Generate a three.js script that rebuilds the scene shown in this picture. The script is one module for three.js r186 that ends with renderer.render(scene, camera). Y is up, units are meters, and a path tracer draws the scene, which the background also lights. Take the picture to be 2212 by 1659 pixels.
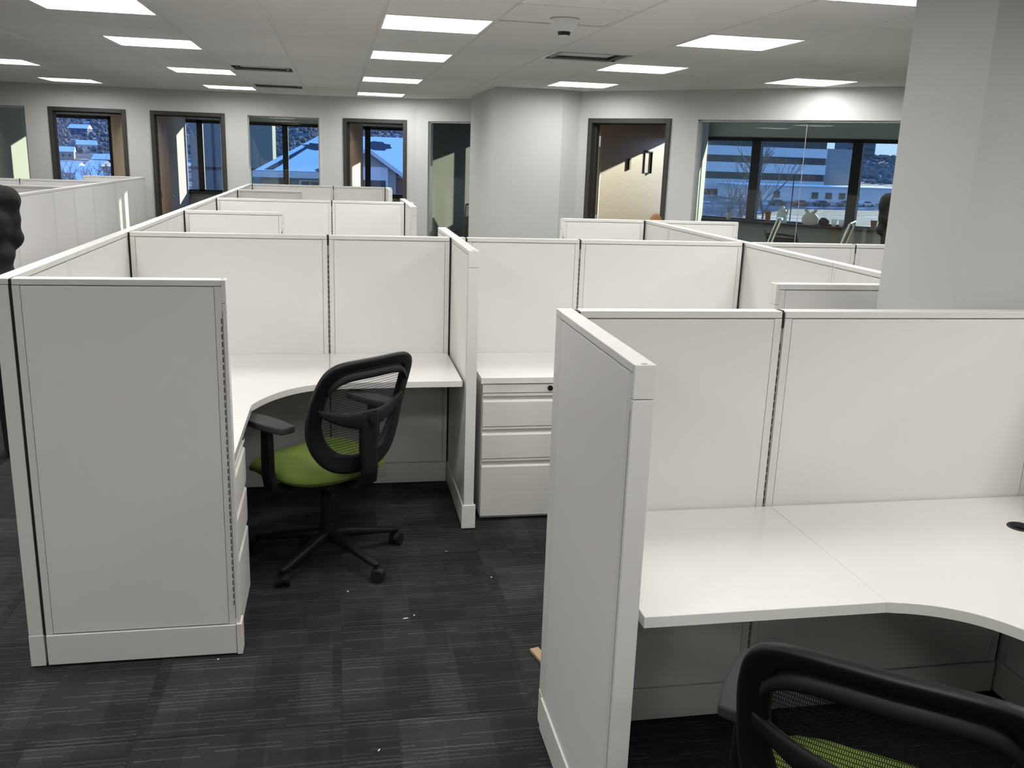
import * as THREE from 'three';
import { RoundedBoxGeometry } from 'three/addons/geometries/RoundedBoxGeometry.js';
import { mergeGeometries, mergeVertices } from 'three/addons/utils/BufferGeometryUtils.js';
import { RectAreaLightUniformsLib } from 'three/addons/lights/RectAreaLightUniformsLib.js';
import { MarchingCubes } from 'three/addons/objects/MarchingCubes.js';

// ---------------------------------------------------------------- camera, sky, sun, exposure
const scene = new THREE.Scene();
const D2R = Math.PI / 180;
const camera = new THREE.PerspectiveCamera(45.68, 2212 / 1659, 0.05, 3000);
camera.position.set(0, 1.733, 0);
camera.rotation.order = 'YXZ';
camera.rotation.set(-13.985 * D2R, -11.004 * D2R, 1.96 * D2R);
scene.add(camera);

const renderer = new THREE.WebGLRenderer({ antialias: true });
renderer.toneMapping = THREE.LinearToneMapping;
renderer.toneMappingExposure = 1.0;
renderer.shadowMap.enabled = true;
RectAreaLightUniformsLib.init();

// clear winter sky: pale at the horizon, deep blue overhead, the same all round
const SKY = (() => {
  const w = 16, h = 128, data = new Float32Array(w * h * 4);
  for (let j = 0; j < h; j++) {
    const el = ((j + 0.5) / h - 0.5) * Math.PI, t = Math.pow(Math.max(0, Math.sin(el)), 0.55);
    const c = el < 0 ? [0.45, 0.58, 0.85] : [0.80 + (0.16 - 0.80) * t, 0.98 + (0.60 - 0.98) * t, 1.25 + (1.9 - 1.25) * t];
    for (let i = 0; i < w; i++) data.set([...c, 1], (j * w + i) * 4);
  }
  const t = new THREE.DataTexture(data, w, h, THREE.RGBAFormat, THREE.FloatType);
  t.mapping = THREE.EquirectangularReflectionMapping; t.magFilter = THREE.LinearFilter; t.needsUpdate = true;
  return t;
})();
scene.background = SKY;

const sun = new THREE.DirectionalLight(new THREE.Color().setRGB(1.0, 0.9, 0.66), 9.0);
sun.position.set(90, 20, -110); sun.target.position.set(0, 0, -10);
sun.castShadow = true; sun.shadow.mapSize.set(2048, 2048);
Object.assign(sun.shadow.camera, { left: -20, right: 20, top: 20, bottom: -20, near: 1, far: 200 });
scene.add(sun, sun.target);

const PANEL_LIGHT = 23;   // radiance of the ceiling panels

// ---------------------------------------------------------------- helpers
let seed = 7;
const rnd = () => { seed = (seed * 1664525 + 1013904223) >>> 0; return seed / 4294967296; };
const hash = (x, y, s = 0) => { let h = (x * 374761393 + y * 668265263 + s * 1274126177) | 0; h = Math.imul(h ^ (h >>> 13), 1274126177); return ((h ^ (h >>> 16)) >>> 0) / 4294967296; };
function vnoise(x, y, s = 0) {
  const xi = Math.floor(x), yi = Math.floor(y), u = x - xi, v = y - yi, a = u * u * (3 - 2 * u), b = v * v * (3 - 2 * v);
  const p = hash(xi, yi, s), q = hash(xi + 1, yi, s), r = hash(xi, yi + 1, s), t = hash(xi + 1, yi + 1, s);
  return p + (q - p) * a + (r - p) * b + (p - q - r + t) * a * b;
}
function dataTex(w, h, fn, srgb = true, rep = null) {
  const d = new Uint8Array(w * h * 4);
  for (let j = 0; j < h; j++) for (let i = 0; i < w; i++) {
    const c = fn(i, j), o = (j * w + i) * 4;
    d[o] = c[0]; d[o + 1] = c[1]; d[o + 2] = c[2]; d[o + 3] = c[3] ?? 255;
  }
  const t = new THREE.DataTexture(d, w, h, THREE.RGBAFormat);
  t.wrapS = t.wrapT = THREE.RepeatWrapping; t.magFilter = THREE.LinearFilter; t.minFilter = THREE.LinearMipmapLinearFilter; t.generateMipmaps = true;
  if (srgb) t.colorSpace = THREE.SRGBColorSpace;
  if (rep) t.repeat.set(rep[0], rep[1]);
  t.needsUpdate = true;
  return t;
}
const lin = (r, g, b) => new THREE.Color().setRGB(r, g, b);
const std = (r, g, b, rough = 0.6, o = {}) => new THREE.MeshStandardMaterial({ color: lin(r, g, b), roughness: rough, ...o });
const phys = (r, g, b, rough = 0.6, o = {}) => new THREE.MeshPhysicalMaterial({ color: lin(r, g, b), roughness: rough, ...o });

const taken = {};
function numbered(name) { const n = taken[name] = (taken[name] ?? -1) + 1; return n ? name + '_' + String(n).padStart(3, '0') : name; }
const flat = (g) => { const r = g.index ? g.toNonIndexed() : g; for (const k of Object.keys(r.attributes)) if (!['position', 'normal', 'uv'].includes(k)) r.deleteAttribute(k); return r; };
const join = (list) => (list.length === 1 ? list[0] : mergeGeometries(list.map(flat)));
function box(w, h, d, x = 0, y = 0, z = 0, r = 0) {
  const g = r > 0 ? new RoundedBoxGeometry(w, h, d, 2, r) : new THREE.BoxGeometry(w, h, d);
  return g.translate(x, y, z);
}
const span = (x0, x1, y0, y1, z0, z1, r = 0) => box(x1 - x0, y1 - y0, z1 - z0, (x0 + x1) / 2, (y0 + y1) / 2, (z0 + z1) / 2, r);
const cyl = (r0, r1, h, x, y, z, n = 20) => new THREE.CylinderGeometry(r0, r1, h, n).translate(x, y, z);
const V = (x, y, z) => new THREE.Vector3(x, y, z);
function tube(pts, r, n = 24, k = 8) { return new THREE.TubeGeometry(new THREE.CatmullRomCurve3(pts.map((p) => (p.isVector3 ? p : V(...p)))), n, r, k, false); }
// a sweep with an elliptical section: pts [{p, a, b, u, v}] a along u, b along v
function sweep(rings, closed = false, k = 12) {
  const pos = [], idx = [], n = rings.length;
  for (const { p, a, b, u, v, sq = 1 } of rings) for (let i = 0; i < k; i++) {
    const t = (i / k) * Math.PI * 2, c = Math.cos(t), s = Math.sin(t), e = sq;
    const cc = Math.sign(c) * Math.pow(Math.abs(c), e), ss = Math.sign(s) * Math.pow(Math.abs(s), e);
    pos.push(p.x + u.x * a * cc + v.x * b * ss, p.y + u.y * a * cc + v.y * b * ss, p.z + u.z * a * cc + v.z * b * ss);
  }
  const m = closed ? n : n - 1;
  for (let r = 0; r < m; r++) for (let i = 0; i < k; i++) {
    const a = r * k + i, b = r * k + ((i + 1) % k), c = ((r + 1) % n) * k + i, d = ((r + 1) % n) * k + ((i + 1) % k);
    idx.push(a, b, c, b, d, c);
  }
  if (!closed) for (const [r, flip] of [[0, true], [n - 1, false]]) {
    const c = pos.length / 3; pos.push(rings[r].p.x, rings[r].p.y, rings[r].p.z);
    for (let i = 0; i < k; i++) { const a = r * k + i, b = r * k + ((i + 1) % k); flip ? idx.push(c, b, a) : idx.push(c, a, b); }
  }
  const g = new THREE.BufferGeometry();
  g.setAttribute('position', new THREE.Float32BufferAttribute(pos, 3));
  g.setAttribute('uv', new THREE.Float32BufferAttribute(new Float32Array(pos.length / 3 * 2), 2));
  g.setIndex(idx); g.computeVertexNormals();
  return g;
}
function mesh(name, geo, mat, parent, label) {
  const m = new THREE.Mesh(Array.isArray(geo) ? join(geo) : geo, mat);
  m.name = name; m.castShadow = m.receiveShadow = true; parent.add(m);
  if (label) m.userData.label = label;
  return m;
}
function thing(name, label, category, [x, y, z] = [0, 0, 0], turn = 0, group) {
  const o = new THREE.Group(); o.name = numbered(name); o.position.set(x, y, z); o.rotation.y = turn; scene.add(o);
  o.userData = { label, category }; if (group) o.userData.group = group;
  return o;
}
function single(name, label, category, geo, mat, group) {
  const m = mesh(numbered(name), geo, mat, scene); m.userData = { label, category }; if (group) m.userData.group = group;
  return m;
}
function structure(name, [x, y, z] = [0, 0, 0], turn = 0) {
  const o = new THREE.Group(); o.name = name; o.position.set(x, y, z); o.rotation.y = turn; o.userData.kind = 'structure'; scene.add(o);
  return o;
}
const slab = (pts, y0, y1, bevel = 0) => {   // polygon in (x, z) extruded from y0 to y1
  const s = new THREE.Shape(pts.map(([x, z]) => new THREE.Vector2(x, -z)));
  const g = new THREE.ExtrudeGeometry(s, { depth: y1 - y0 - 2 * bevel, bevelEnabled: bevel > 0, bevelSize: bevel, bevelThickness: bevel, bevelOffset: -bevel, bevelSegments: 2, curveSegments: 24 });
  return g.rotateX(-Math.PI / 2).translate(0, y0 + bevel, 0);
};
const metres = (g, s = 1, axis = 'xz') => {   // uv in metres
  const p = g.attributes.position, uv = new Float32Array(p.count * 2), [a, b] = axis.split('');
  const get = { x: (i) => p.getX(i), y: (i) => p.getY(i), z: (i) => p.getZ(i) };
  for (let i = 0; i < p.count; i++) { uv[2 * i] = get[a](i) / s; uv[2 * i + 1] = get[b](i) / s; }
  g.setAttribute('uv', new THREE.BufferAttribute(uv, 2)); return g;
};

// ---------------------------------------------------------------- materials
const carpetTex = (() => {
  const N = 1024, M = 1.22 / N;   // 1.22 m across
  const dash = [];
  const rows = 64;
  for (let r = 0; r < rows; r++) {
    const a = new Float32Array(N); let x = -40;
    while (x < N) {
      const len = 50 + rnd() * 190, on = rnd() < 0.45, s = on ? 0.35 + 0.65 * rnd() : 0;
      for (let i = Math.max(0, x | 0); i < Math.min(N, x + len); i++) a[i] = s;
      x += len + 4;
    }
    dash.push(a);
  }
  const blocks = [];
  for (let b = 0; b < 60; b++) blocks.push([rnd() * N, rnd() * N, 70 + rnd() * 200, 90 + rnd() * 300, (rnd() - 0.45) * 13]);
  const tone = new Float32Array(N * N);
  for (const [bx, by, w, h, t] of blocks) for (let j = 0; j < h; j++) for (let i = 0; i < w; i++) tone[((by + j | 0) % N) * N + ((bx + i | 0) % N)] += t;
  return dataTex(N, N, (i, j) => {
    const r = Math.floor(j / 16), inRow = j % 16, wob = vnoise(i / 9, r * 7) * 3;
    const line = inRow > 5 + wob && inRow < 9.5 + wob ? dash[r][i] : 0;
    const grain = (hash(i, j, 3) - 0.5) * 16 + (hash(i >> 1, j >> 1, 5) - 0.5) * 12;
    const v = 25 + Math.max(-9, Math.min(19, tone[j * N + i] * 1.4)) + line * (26 + 24 * hash(i, j, 9)) + grain + (vnoise(i / 60, j / 60, 2) - 0.5) * 6;
    const g = Math.max(6, v);
    return [g * 0.98, g * 1.01, g * 0.98];
  });
})();
const woodTex = dataTex(256, 512, (i, j) => {
  const n = vnoise(i / 7, j / 120, 4) * 0.6 + vnoise(i / 2.2, j / 60, 6) * 0.4, k = 0.82 + 0.3 * n;
  return [196 * k, 165 * k, 126 * k];
});
const vinylTex = dataTex(512, 512, (i, j) => {
  const n = vnoise(i / 90, j / 2.0, 11) * 0.55 + vnoise(i / 30, j / 1.2, 12) * 0.45, k = 0.84 + 0.26 * n;
  return [190 * k, 170 * k, 148 * k];
});
const meshAlpha = dataTex(64, 64, (i, j) => {   // woven net: holes in staggered rows
  const row = Math.floor(j / 16), x = (i + (row % 2) * 4) % 8, y = j % 16;
  const hole = x > 1.9 && x < 6.1 && y > 1.0 && y < 14.6;
  const a = hole ? 0 : 255; return [a, a, a, 255];
}, false);
const hillTex = dataTex(1024, 1024, (i, j) => {
  const n = vnoise(i / 22, j / 10, 21) * 0.5 + vnoise(i / 7, j / 4, 22) * 0.3 + vnoise(i / 2.5, j / 2, 23) * 0.2;
  const s = vnoise(i / 34, j / 14, 31) * 0.6 + vnoise(i / 9, j / 5, 32) * 0.4;
  const snow = s > 0.70 ? 1 : 0, k = 0.55 + 0.75 * n;
  return snow ? [190, 192, 198] : [112 * k, 108 * k, 110 * k];
});

const M = {
  tile: phys(0.76, 0.748, 0.73, 0.42),
  trim: phys(0.73, 0.718, 0.69, 0.38),
  core: std(0.55, 0.54, 0.51, 0.6),
  seal: std(0.012, 0.011, 0.009, 0.7),
  slot: std(0.02, 0.02, 0.018, 0.8),
  channel: std(0.42, 0.41, 0.38, 0.6),
  desk: phys(0.79, 0.78, 0.755, 0.14),
  deskEdge: phys(0.74, 0.73, 0.69, 0.4),
  drawer: phys(0.72, 0.71, 0.67, 0.4),
  black: phys(0.007, 0.007, 0.0075, 0.5, { specularIntensity: 0.5 }),
  blackSoft: phys(0.009, 0.009, 0.0095, 0.8, { specularIntensity: 0.4 }),
  rubber: std(0.022, 0.022, 0.024, 0.75),
  green: phys(0.115, 0.165, 0.024, 0.95, { sheen: 0.2, sheenRoughness: 0.6, sheenColor: lin(0.25, 0.32, 0.1) }),
  netting: std(0.012, 0.012, 0.013, 0.8, { alphaMap: meshAlpha, transparent: true, side: THREE.DoubleSide }),
  chrome: std(0.75, 0.75, 0.74, 0.18, { metalness: 1 }),
  wall: std(0.54, 0.55, 0.545, 0.85),
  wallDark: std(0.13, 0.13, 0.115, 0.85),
  ceilTile: std(0.88, 0.87, 0.84, 0.95),
  ceilTileB: std(0.865, 0.855, 0.825, 0.95),
  ceilBar: std(0.80, 0.79, 0.765, 0.6),
  ceilGap: std(0.1, 0.1, 0.1, 0.9),
  reflector: std(0.9, 0.9, 0.88, 0.7, { side: THREE.DoubleSide }),
  lightTrim: std(0.85, 0.85, 0.83, 0.5),
  glow: new THREE.MeshStandardMaterial({ color: 0xffffff, roughness: 0.6, emissive: lin(1, 0.99, 0.96), emissiveIntensity: 1.6 }),
  carpet: std(1, 1, 1, 0.97, { map: carpetTex }),
  doorFrame: std(0.034, 0.034, 0.031, 0.5),
  wood: std(1, 1, 1, 0.5, { map: woodTex }),
  vinyl: std(1, 1, 1, 0.42, { map: vinylTex }),
  winFrame: std(0.006, 0.006, 0.007, 0.5),
  alum: std(0.5, 0.5, 0.48, 0.4, { metalness: 0.6 }),
  hinge: std(0.45, 0.46, 0.48, 0.35, { metalness: 0.8 }),
  glass: phys(0.80, 0.9, 0.84, 0.0, { transmission: 1, thickness: 0, ior: 1.5 }),
  glassOut: phys(0.86, 0.93, 0.97, 0.0, { transmission: 1, thickness: 0, ior: 1.5 }),
  snow: std(0.84, 0.85, 0.87, 0.9),
  snowDark: std(0.05, 0.055, 0.07, 0.9),
  siding: std(0.30, 0.28, 0.25, 0.9),
  brick: std(0.22, 0.1, 0.085, 0.9),
  fascia: std(0.6, 0.6, 0.6, 0.8),
  dglass: std(0.03, 0.04, 0.05, 0.12),
  precast: std(0.62, 0.61, 0.6, 0.85),
  hill: std(1, 1, 1, 1, { map: hillTex }),
  bark: std(0.13, 0.115, 0.105, 0.95),
  cloth: std(0.009, 0.009, 0.009, 0.95),
  skin: std(0.5, 0.3, 0.22, 0.6),
  hair: std(0.02, 0.014, 0.01, 0.7),
};

// ---------------------------------------------------------------- plan
const H = 1.323, T = 0.0475, DESK = 0.721, CEIL = 2.4425;
const GX = 0.2457, GZ = -5.182, GT = 0.61;              // ceiling grid
const CD = [0.681, 0.732], CN = [0.732, -0.681];         // right wall: along, and out
const C0 = [2.6, -10.03];
const onC = (s, d) => [C0[0] + CD[0] * s + CN[0] * d, C0[1] + CD[1] * s + CN[1] * d];
const turnC = Math.atan2(-CD[1], CD[0]);
const corner = [2.32, -16.2];                            // where the facade turns

// ---------------------------------------------------------------- floor and ceiling
const foot = [[-12, 6.4], [-12, -16.35], [2.38, -16.35], [10.2, -7.95], [10.2, 6.4]];
const floor = structure('floor');
mesh('floor_slab', metres(slab(foot, -0.3, -0.0015), 1.22), M.carpet, floor);
{
  const geos = [];
  for (let k = 0; k < 8; k++) {
    const g = new RoundedBoxGeometry(0.6086, 0.006, 0.6086, 1, 0.0012), p = g.attributes.position, uv = g.attributes.uv, ox = (k * 0.37) % 1, oz = (k * 0.61) % 1;
    for (let i = 0; i < p.count; i++) uv.setXY(i, p.getX(i) / 1.22 + ox, p.getZ(i) / 1.22 + oz);
    geos.push(g);
  }
  let n = 0;
  for (let i = -5; i < 4; i++) for (let j = -4; j < 6; j++) {
    const t = mesh('carpet_tile', geos[Math.floor(hash(i + 20, j + 20, 4) * 8)], M.carpet, floor);
    t.position.set(-0.008 + (i + 0.5) * 0.61, -0.003, -2.55 - (j + 0.5) * 0.61);
    n++;
  }
}
const ceiling = structure('ceiling');
mesh('ceiling_slab', slab(foot, CEIL + 0.15, CEIL + 0.4), M.ceilGap, ceiling);
const LIGHTS = [[0, 0], [0, 3], [0, 7], [0, 11], [-3, 0], [-3, 3], [-3, 7], [-3, 11], [-6, 7], [-6, 11], [3, 0], [3, 3], [3, 6], [5.7, 3.6], [3, -3],
  [0, -4], [0, -8], [0, -12], [-3, -4], [-3, -8], [-3, -12], [3, -7], [3, -11], [-6, 3], [-6, -1], [-6, -5], [-6, -9], [6, 0], [6, -4], [6, -8], [-9, 7], [-9, 3], [-9, -1], [9, 0], [9, -4]];
const VENTS = [[2, 2], [-2, 6], [-2, 10]];
{
  const isHole = (i, j) => ((i === 5 || i === 6) && (j === 3 || j === 4)) || LIGHTS.some(([a, b]) => a === i && b === j) || VENTS.some(([a, b]) => a === i && b === j);
  const g = new RoundedBoxGeometry(0.588, 0.014, 0.604, 1, 0.002);
  for (let i = -8; i <= 7; i++) for (let j = -3; j <= 12; j++) {
    if (isHole(i, j)) continue;
    const t = mesh('ceiling_tile', g, hash(i + 30, j + 30) < 0.5 ? M.ceilTile : M.ceilTileB, ceiling);
    t.position.set(GX + (i + 0.5) * GT, CEIL + 0.007, GZ - (j + 0.5) * GT);
    if (i === 1 && j === -1) { t.position.z += 0.011; t.position.x -= 0.006; t.rotation.x = 0.012; }   // the tile that sits a little ajar
  }
  for (let i = -8; i <= 8; i++) for (const [j0, j1] of i === 6 ? [[-3, 3], [5, 13]] : [[-3, 13]]) mesh('grid_bar', box(0.0212, 0.02, (j1 - j0) * GT, GX + i * GT, CEIL + 0.0135, GZ - (j0 + j1) / 2 * GT), M.ceilBar, ceiling);
  for (const [a, b, c, d] of [[5, 5.7, 3, 5], [6.7, 7, 3, 5], [5.7, 6.7, 3, 3.6], [5.7, 6.7, 4.6, 5]]) mesh('ceiling_tile', span(GX + a * GT + 0.006, GX + b * GT - 0.006, CEIL, CEIL + 0.014, GZ - d * GT + 0.003, GZ - c * GT - 0.003, 0.002), M.ceilTile, ceiling);   // cut tiles round the shifted light
  for (let j = -3; j <= 13; j++) for (let i = -8; i < 8; i++) if (!(i === 1 && j === 0) && !(j === 4 && (i === 5 || i === 6))) mesh('cross_bar', box(GT - 0.022, 0.02, 0.0054, GX + (i + 0.5) * GT, CEIL + 0.019, GZ - j * GT), M.ceilBar, ceiling);
  // the rest of the ceiling, beside and behind what the photograph shows and inside the rooms
  const rest = [];
  for (let i = -20; i <= 16; i++) for (let j = -19; j <= 18; j++) {
    if ((i >= -8 && i <= 7 && j >= -3 && j <= 12) || isHole(i, j)) continue;
    const x = GX + (i + 0.5) * GT, z = GZ - (j + 0.5) * GT;
    if (x < -12 || x > 10.1 || z > 6.3 || z < -16.4 || (x > 1.9 && (x - 2.38) * 0.732 - (z + 16.35) * 0.681 > 0.35)) continue;
    rest.push(box(GT, 0.012, GT, x, CEIL + 0.006, z));
  }
  mesh('ceiling_field', rest, M.ceilTile, ceiling);
}

// ceiling lights: glowing panel in a thin trim, an area light just below
{
  const trim = join([box(0.598, 0.012, 0.014, 0, 0.005, 0.292), box(0.598, 0.012, 0.014, 0, 0.005, -0.292), box(0.014, 0.012, 0.57, 0.292, 0.005, 0), box(0.014, 0.012, 0.57, -0.292, 0.005, 0)]);
  const glow = box(0.5, 0.006, 0.5, 0, 0.063, 0);
  const side = (() => { const a = 0.286, b = 0.25, y0 = 0.006, y1 = 0.066, q = []; const c = [[1, 1], [-1, 1], [-1, -1], [1, -1]]; for (let k = 0; k < 4; k++) { const [x0, z0] = c[k], [x1, z1] = c[(k + 1) % 4]; q.push(x0 * a, y0, z0 * a, x1 * a, y0, z1 * a, x1 * b, y1, z1 * b, x0 * a, y0, z0 * a, x1 * b, y1, z1 * b, x0 * b, y1, z0 * b); } const g = new THREE.BufferGeometry(); g.setAttribute('position', new THREE.Float32BufferAttribute(q, 3)); g.computeVertexNormals(); return g; })();
  const words = { '0,0': 'square ceiling light panel beside the smoke detector tile', '0,3': 'second square light panel beyond the smoke detector in the middle row', '0,7': 'third square light panel beyond the smoke detector in the middle row', '0,11': 'square light panel of the middle row next to the far wall',
    '3,0': 'square light panel between smoke detector and white column', '3,3': 'square light panel right beside the square air diffuser', '3,6': 'square light panel just in front of the boxed-in pillar', '5.7,3.6': 'square light panel above the meeting room glass, washing the wall', '3,-3': 'square light panel against the white column, mostly hidden by it',
    '-3,0': 'large square light panel over the aisle left of the cubicle row', '-3,3': 'second light panel in the row over the left aisle', '-3,7': 'third light panel in the row over the left aisle', '-3,11': 'light panel over the left aisle next to the far wall', '-6,7': 'light panel above the cubicles left of the aisle', '-6,11': 'light panel left of the aisle beside the far wall' };
  for (const [i, j] of LIGHTS) {
    const t = thing('ceiling_light', words[`${i},${j}`] ?? 'square ceiling light panel in the unseen part of the office', 'light', [GX + (i + 0.5) * GT, CEIL, GZ - (j + 0.5) * GT], 0, 'square ceiling light panels');
    mesh('trim', trim, M.lightTrim, t); mesh('reflector', side, M.reflector, t); mesh('light_diffuser', glow, M.glow, t, 'glowing white diffuser');
    const l = new THREE.RectAreaLight(lin(1, 0.982, 0.955), PANEL_LIGHT, 0.496, 0.496);
    l.position.set(0, 0.057, 0); l.rotation.x = -Math.PI / 2; t.add(l);
  }
}
// air diffusers
{
  const words = ['square ceiling air diffuser between light panels near the smoke detector', 'square ceiling air diffuser over the cubicle row beside the third light', 'square ceiling air diffuser over the cubicle row near the far wall'];
  VENTS.forEach(([i, j], k) => {
    const t = thing('air_diffuser', words[k], 'vent', [GX + (i + 0.5) * GT, CEIL, GZ - (j + 0.5) * GT], 0, 'ceiling air diffusers');
    mesh('frame', [box(0.6, 0.012, 0.03, 0, 0.006, 0.285), box(0.6, 0.012, 0.03, 0, 0.006, -0.285), box(0.03, 0.012, 0.54, 0.285, 0.006, 0), box(0.03, 0.012, 0.54, -0.285, 0.006, 0)], M.lightTrim, t);
    const cone = [];
    for (const [x, z, w, d, rx, rz] of [[0, 0.245, 0.54, 0.075, -0.75, 0], [0, -0.245, 0.54, 0.075, 0.75, 0], [0.245, 0, 0.075, 0.54, 0, 0.75], [-0.245, 0, 0.075, 0.54, 0, -0.75]])
      cone.push(new THREE.BoxGeometry(w, 0.003, d * (d > 0.1 ? 1 : 1.1)).applyMatrix4(new THREE.Matrix4().makeRotationFromEuler(new THREE.Euler(rx, 0, rz))).translate(x, 0.03, z));
    mesh('throat', cone, M.channel, t);
    mesh('plaque', box(0.42, 0.008, 0.42, 0, 0.03, 0, 0.003), M.lightTrim, t);
    mesh('duct_box', [box(0.6, 0.004, 0.6, 0, 0.09, 0)], M.ceilGap, t);
  });
}
// smoke detector
{
  const t = thing('smoke_detector', 'white round smoke detector on the ceiling tile', 'detector', [GX + 1.53 * GT, CEIL, GZ + 0.36 * GT]); t.scale.setScalar(1.4);
  const prof = [[0, 0], [0.055, 0], [0.055, -0.006], [0.048, -0.02], [0.034, -0.042], [0.028, -0.046], [0, -0.046]].map(([x, y]) => new THREE.Vector2(x, y));
  mesh('housing', new THREE.LatheGeometry(prof, 36), M.lightTrim, t);
  mesh('sensor_ring', new THREE.LatheGeometry([[0.012, -0.045], [0.024, -0.045], [0.022, -0.058], [0.012, -0.06]].map(([x, y]) => new THREE.Vector2(x, y)), 24), M.rubber, t, 'dark sensor ring');
  mesh('sensor_cap', cyl(0.02, 0.016, 0.004, 0, -0.061, 0), M.lightTrim, t);
}

// ---------------------------------------------------------------- walls, doors and glazing
const LEVEL = { head: 2.155 };
function wallRun(name, p0, p1, thick, openings = [], h = CEIL + 0.151, mat = M.wall) {
  const dx = p1[0] - p0[0], dz = p1[1] - p0[1], L = Math.hypot(dx, dz), g = structure(name, [p0[0], 0, p0[1]], Math.atan2(-dz, dx)), parts = [];
  let s = 0;
  for (const [a, b, y0, y1] of [...openings].sort((u, v) => u[0] - v[0])) {
    if (a > s) parts.push(span(s, a, 0, h, -thick, 0));
    if (y0 > 0) parts.push(span(a, b, 0, y0, -thick, 0));
    if (y1 < h) parts.push(span(a, b, y1, h, -thick, 0));
    s = b;
  }
  if (s < L) parts.push(span(s, L, 0, h, -thick, 0));
  mesh('wall_board', parts, mat, g);
  return g;
}
function windowUnit(n, p, turn, w, y0, y1, o = {}) {   // local x along the wall from 0 to w, room side at +z
  const g = structure('window_' + n, [p[0], 0, p[1]], turn), f = o.f ?? 0.03, dp = o.depth ?? 0.06, z = o.z ?? -0.06, fm = o.frame ?? M.alum, gm = o.glass ?? M.glass;
  const fr = [];
  fr.push(span(0, w, y1 - (o.fh ?? f), y1, z - dp / 2, z + dp / 2), span(0, w, y0, y0 + (o.fs ?? f), z - dp / 2, z + dp / 2));
  const cuts = [0, ...(o.mullions ?? []), w];
  const b0 = o.jamb ?? f;
  fr.push(span(0, b0, y0, y1, z - dp / 2, z + dp / 2), span(w - b0, w, y0, y1, z - dp / 2, z + dp / 2));
  for (const m of o.mullions ?? []) fr.push(span(m - o.mw / 2, m + o.mw / 2, y0, y1, z - dp / 2, z + dp / 2));
  mesh('frame', fr, fm, g);
  for (let k = 0; k + 1 < cuts.length; k++) {
    const a = cuts[k] + (k ? (o.mw ?? 0) / 2 : b0), b = cuts[k + 1] - (k + 2 < cuts.length ? (o.mw ?? 0) / 2 : b0);
    if (b - a < 0.02) continue;
    const pl = new THREE.PlaneGeometry(b - a, y1 - y0 - (o.fh ?? f) - (o.fs ?? f)).translate((a + b) / 2, (y0 + (o.fs ?? f) + y1 - (o.fh ?? f)) / 2, z);
    mesh('pane', pl, gm, g, 'clear glass pane');
  }
  for (const s of o.seams ?? []) mesh('pane_joint', span(s - 0.002, s + 0.002, y0 + f, y1 - f, z - 0.004, z + 0.004), M.alum, g);
  if (o.sill) mesh('sill', span(0, w, y0 - 0.03, y0 + 0.005, z - 0.02, z + o.sill), o.sillMat ?? M.doorFrame, g);
  return g;
}
function doorUnit(n, p, turn, w, leafAngle, hingeLeft, o = {}) {   // p: start of the frame on the wall face, local x along the wall
  const g = structure('door_' + n, [p[0], 0, p[1]], turn), hd = 2.165, f = 0.05, z0 = -0.15, z1 = 0.02;
  mesh('jamb', span(0, f, 0, hd, z0, z1, 0.003), M.doorFrame, g); mesh('jamb', span(w - f, w, 0, hd, z0, z1, 0.003), M.doorFrame, g);
  mesh('head', span(f, w - f, hd - f, hd, z0, z1, 0.003), M.doorFrame, g);
  mesh('stop', [span(f, f + 0.016, 0, hd - f, -0.10, -0.06), span(w - f - 0.016, w - f, 0, hd - f, -0.10, -0.06), span(f, w - f, hd - f - 0.016, hd - f, -0.10, -0.06)], M.doorFrame, g);
  const lw = w - 2 * f - 0.006, leaf = new THREE.Group(); leaf.name = 'leaf'; g.add(leaf);
  leaf.position.set(hingeLeft ? f + 0.003 : w - f - 0.003, 0, z0 - 0.002);
  leaf.rotation.y = leafAngle;
  const d = hingeLeft ? 1 : -1;
  mesh('leaf_panel', metres(span(Math.min(0, d * lw), Math.max(0, d * lw), 0.01, hd - f - 0.004, -0.044, 0, 0.002), 0.9, 'xy'), M.wood, leaf, 'pale wood door leaf');
  for (const y of [0.25, 1.08, 1.93]) mesh('hinge', [span(-0.006, 0.006, y - 0.055, y + 0.055, -0.004, 0.014), span(Math.min(0, -d * 0.004), Math.max(0, -d * 0.004) + 0.001, y - 0.055, y + 0.055, -0.044, 0)], M.hinge, leaf);
  const hx = d * (lw - 0.07);
  mesh('handle', [span(hx - 0.03, hx + 0.03, 0.93, 1.09, -0.052, 0.008), tube([[hx, 1.02, 0.005], [hx, 1.02, 0.05], [hx - d * 0.03, 1.02, 0.055], [hx - d * 0.13, 1.015, 0.055]], 0.009), tube([[hx, 1.02, -0.048], [hx, 1.02, -0.095], [hx - d * 0.03, 1.02, -0.1], [hx - d * 0.13, 1.015, -0.1]], 0.009)], M.hinge, leaf);
  return g;
}
const WA = -13.1;
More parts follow.
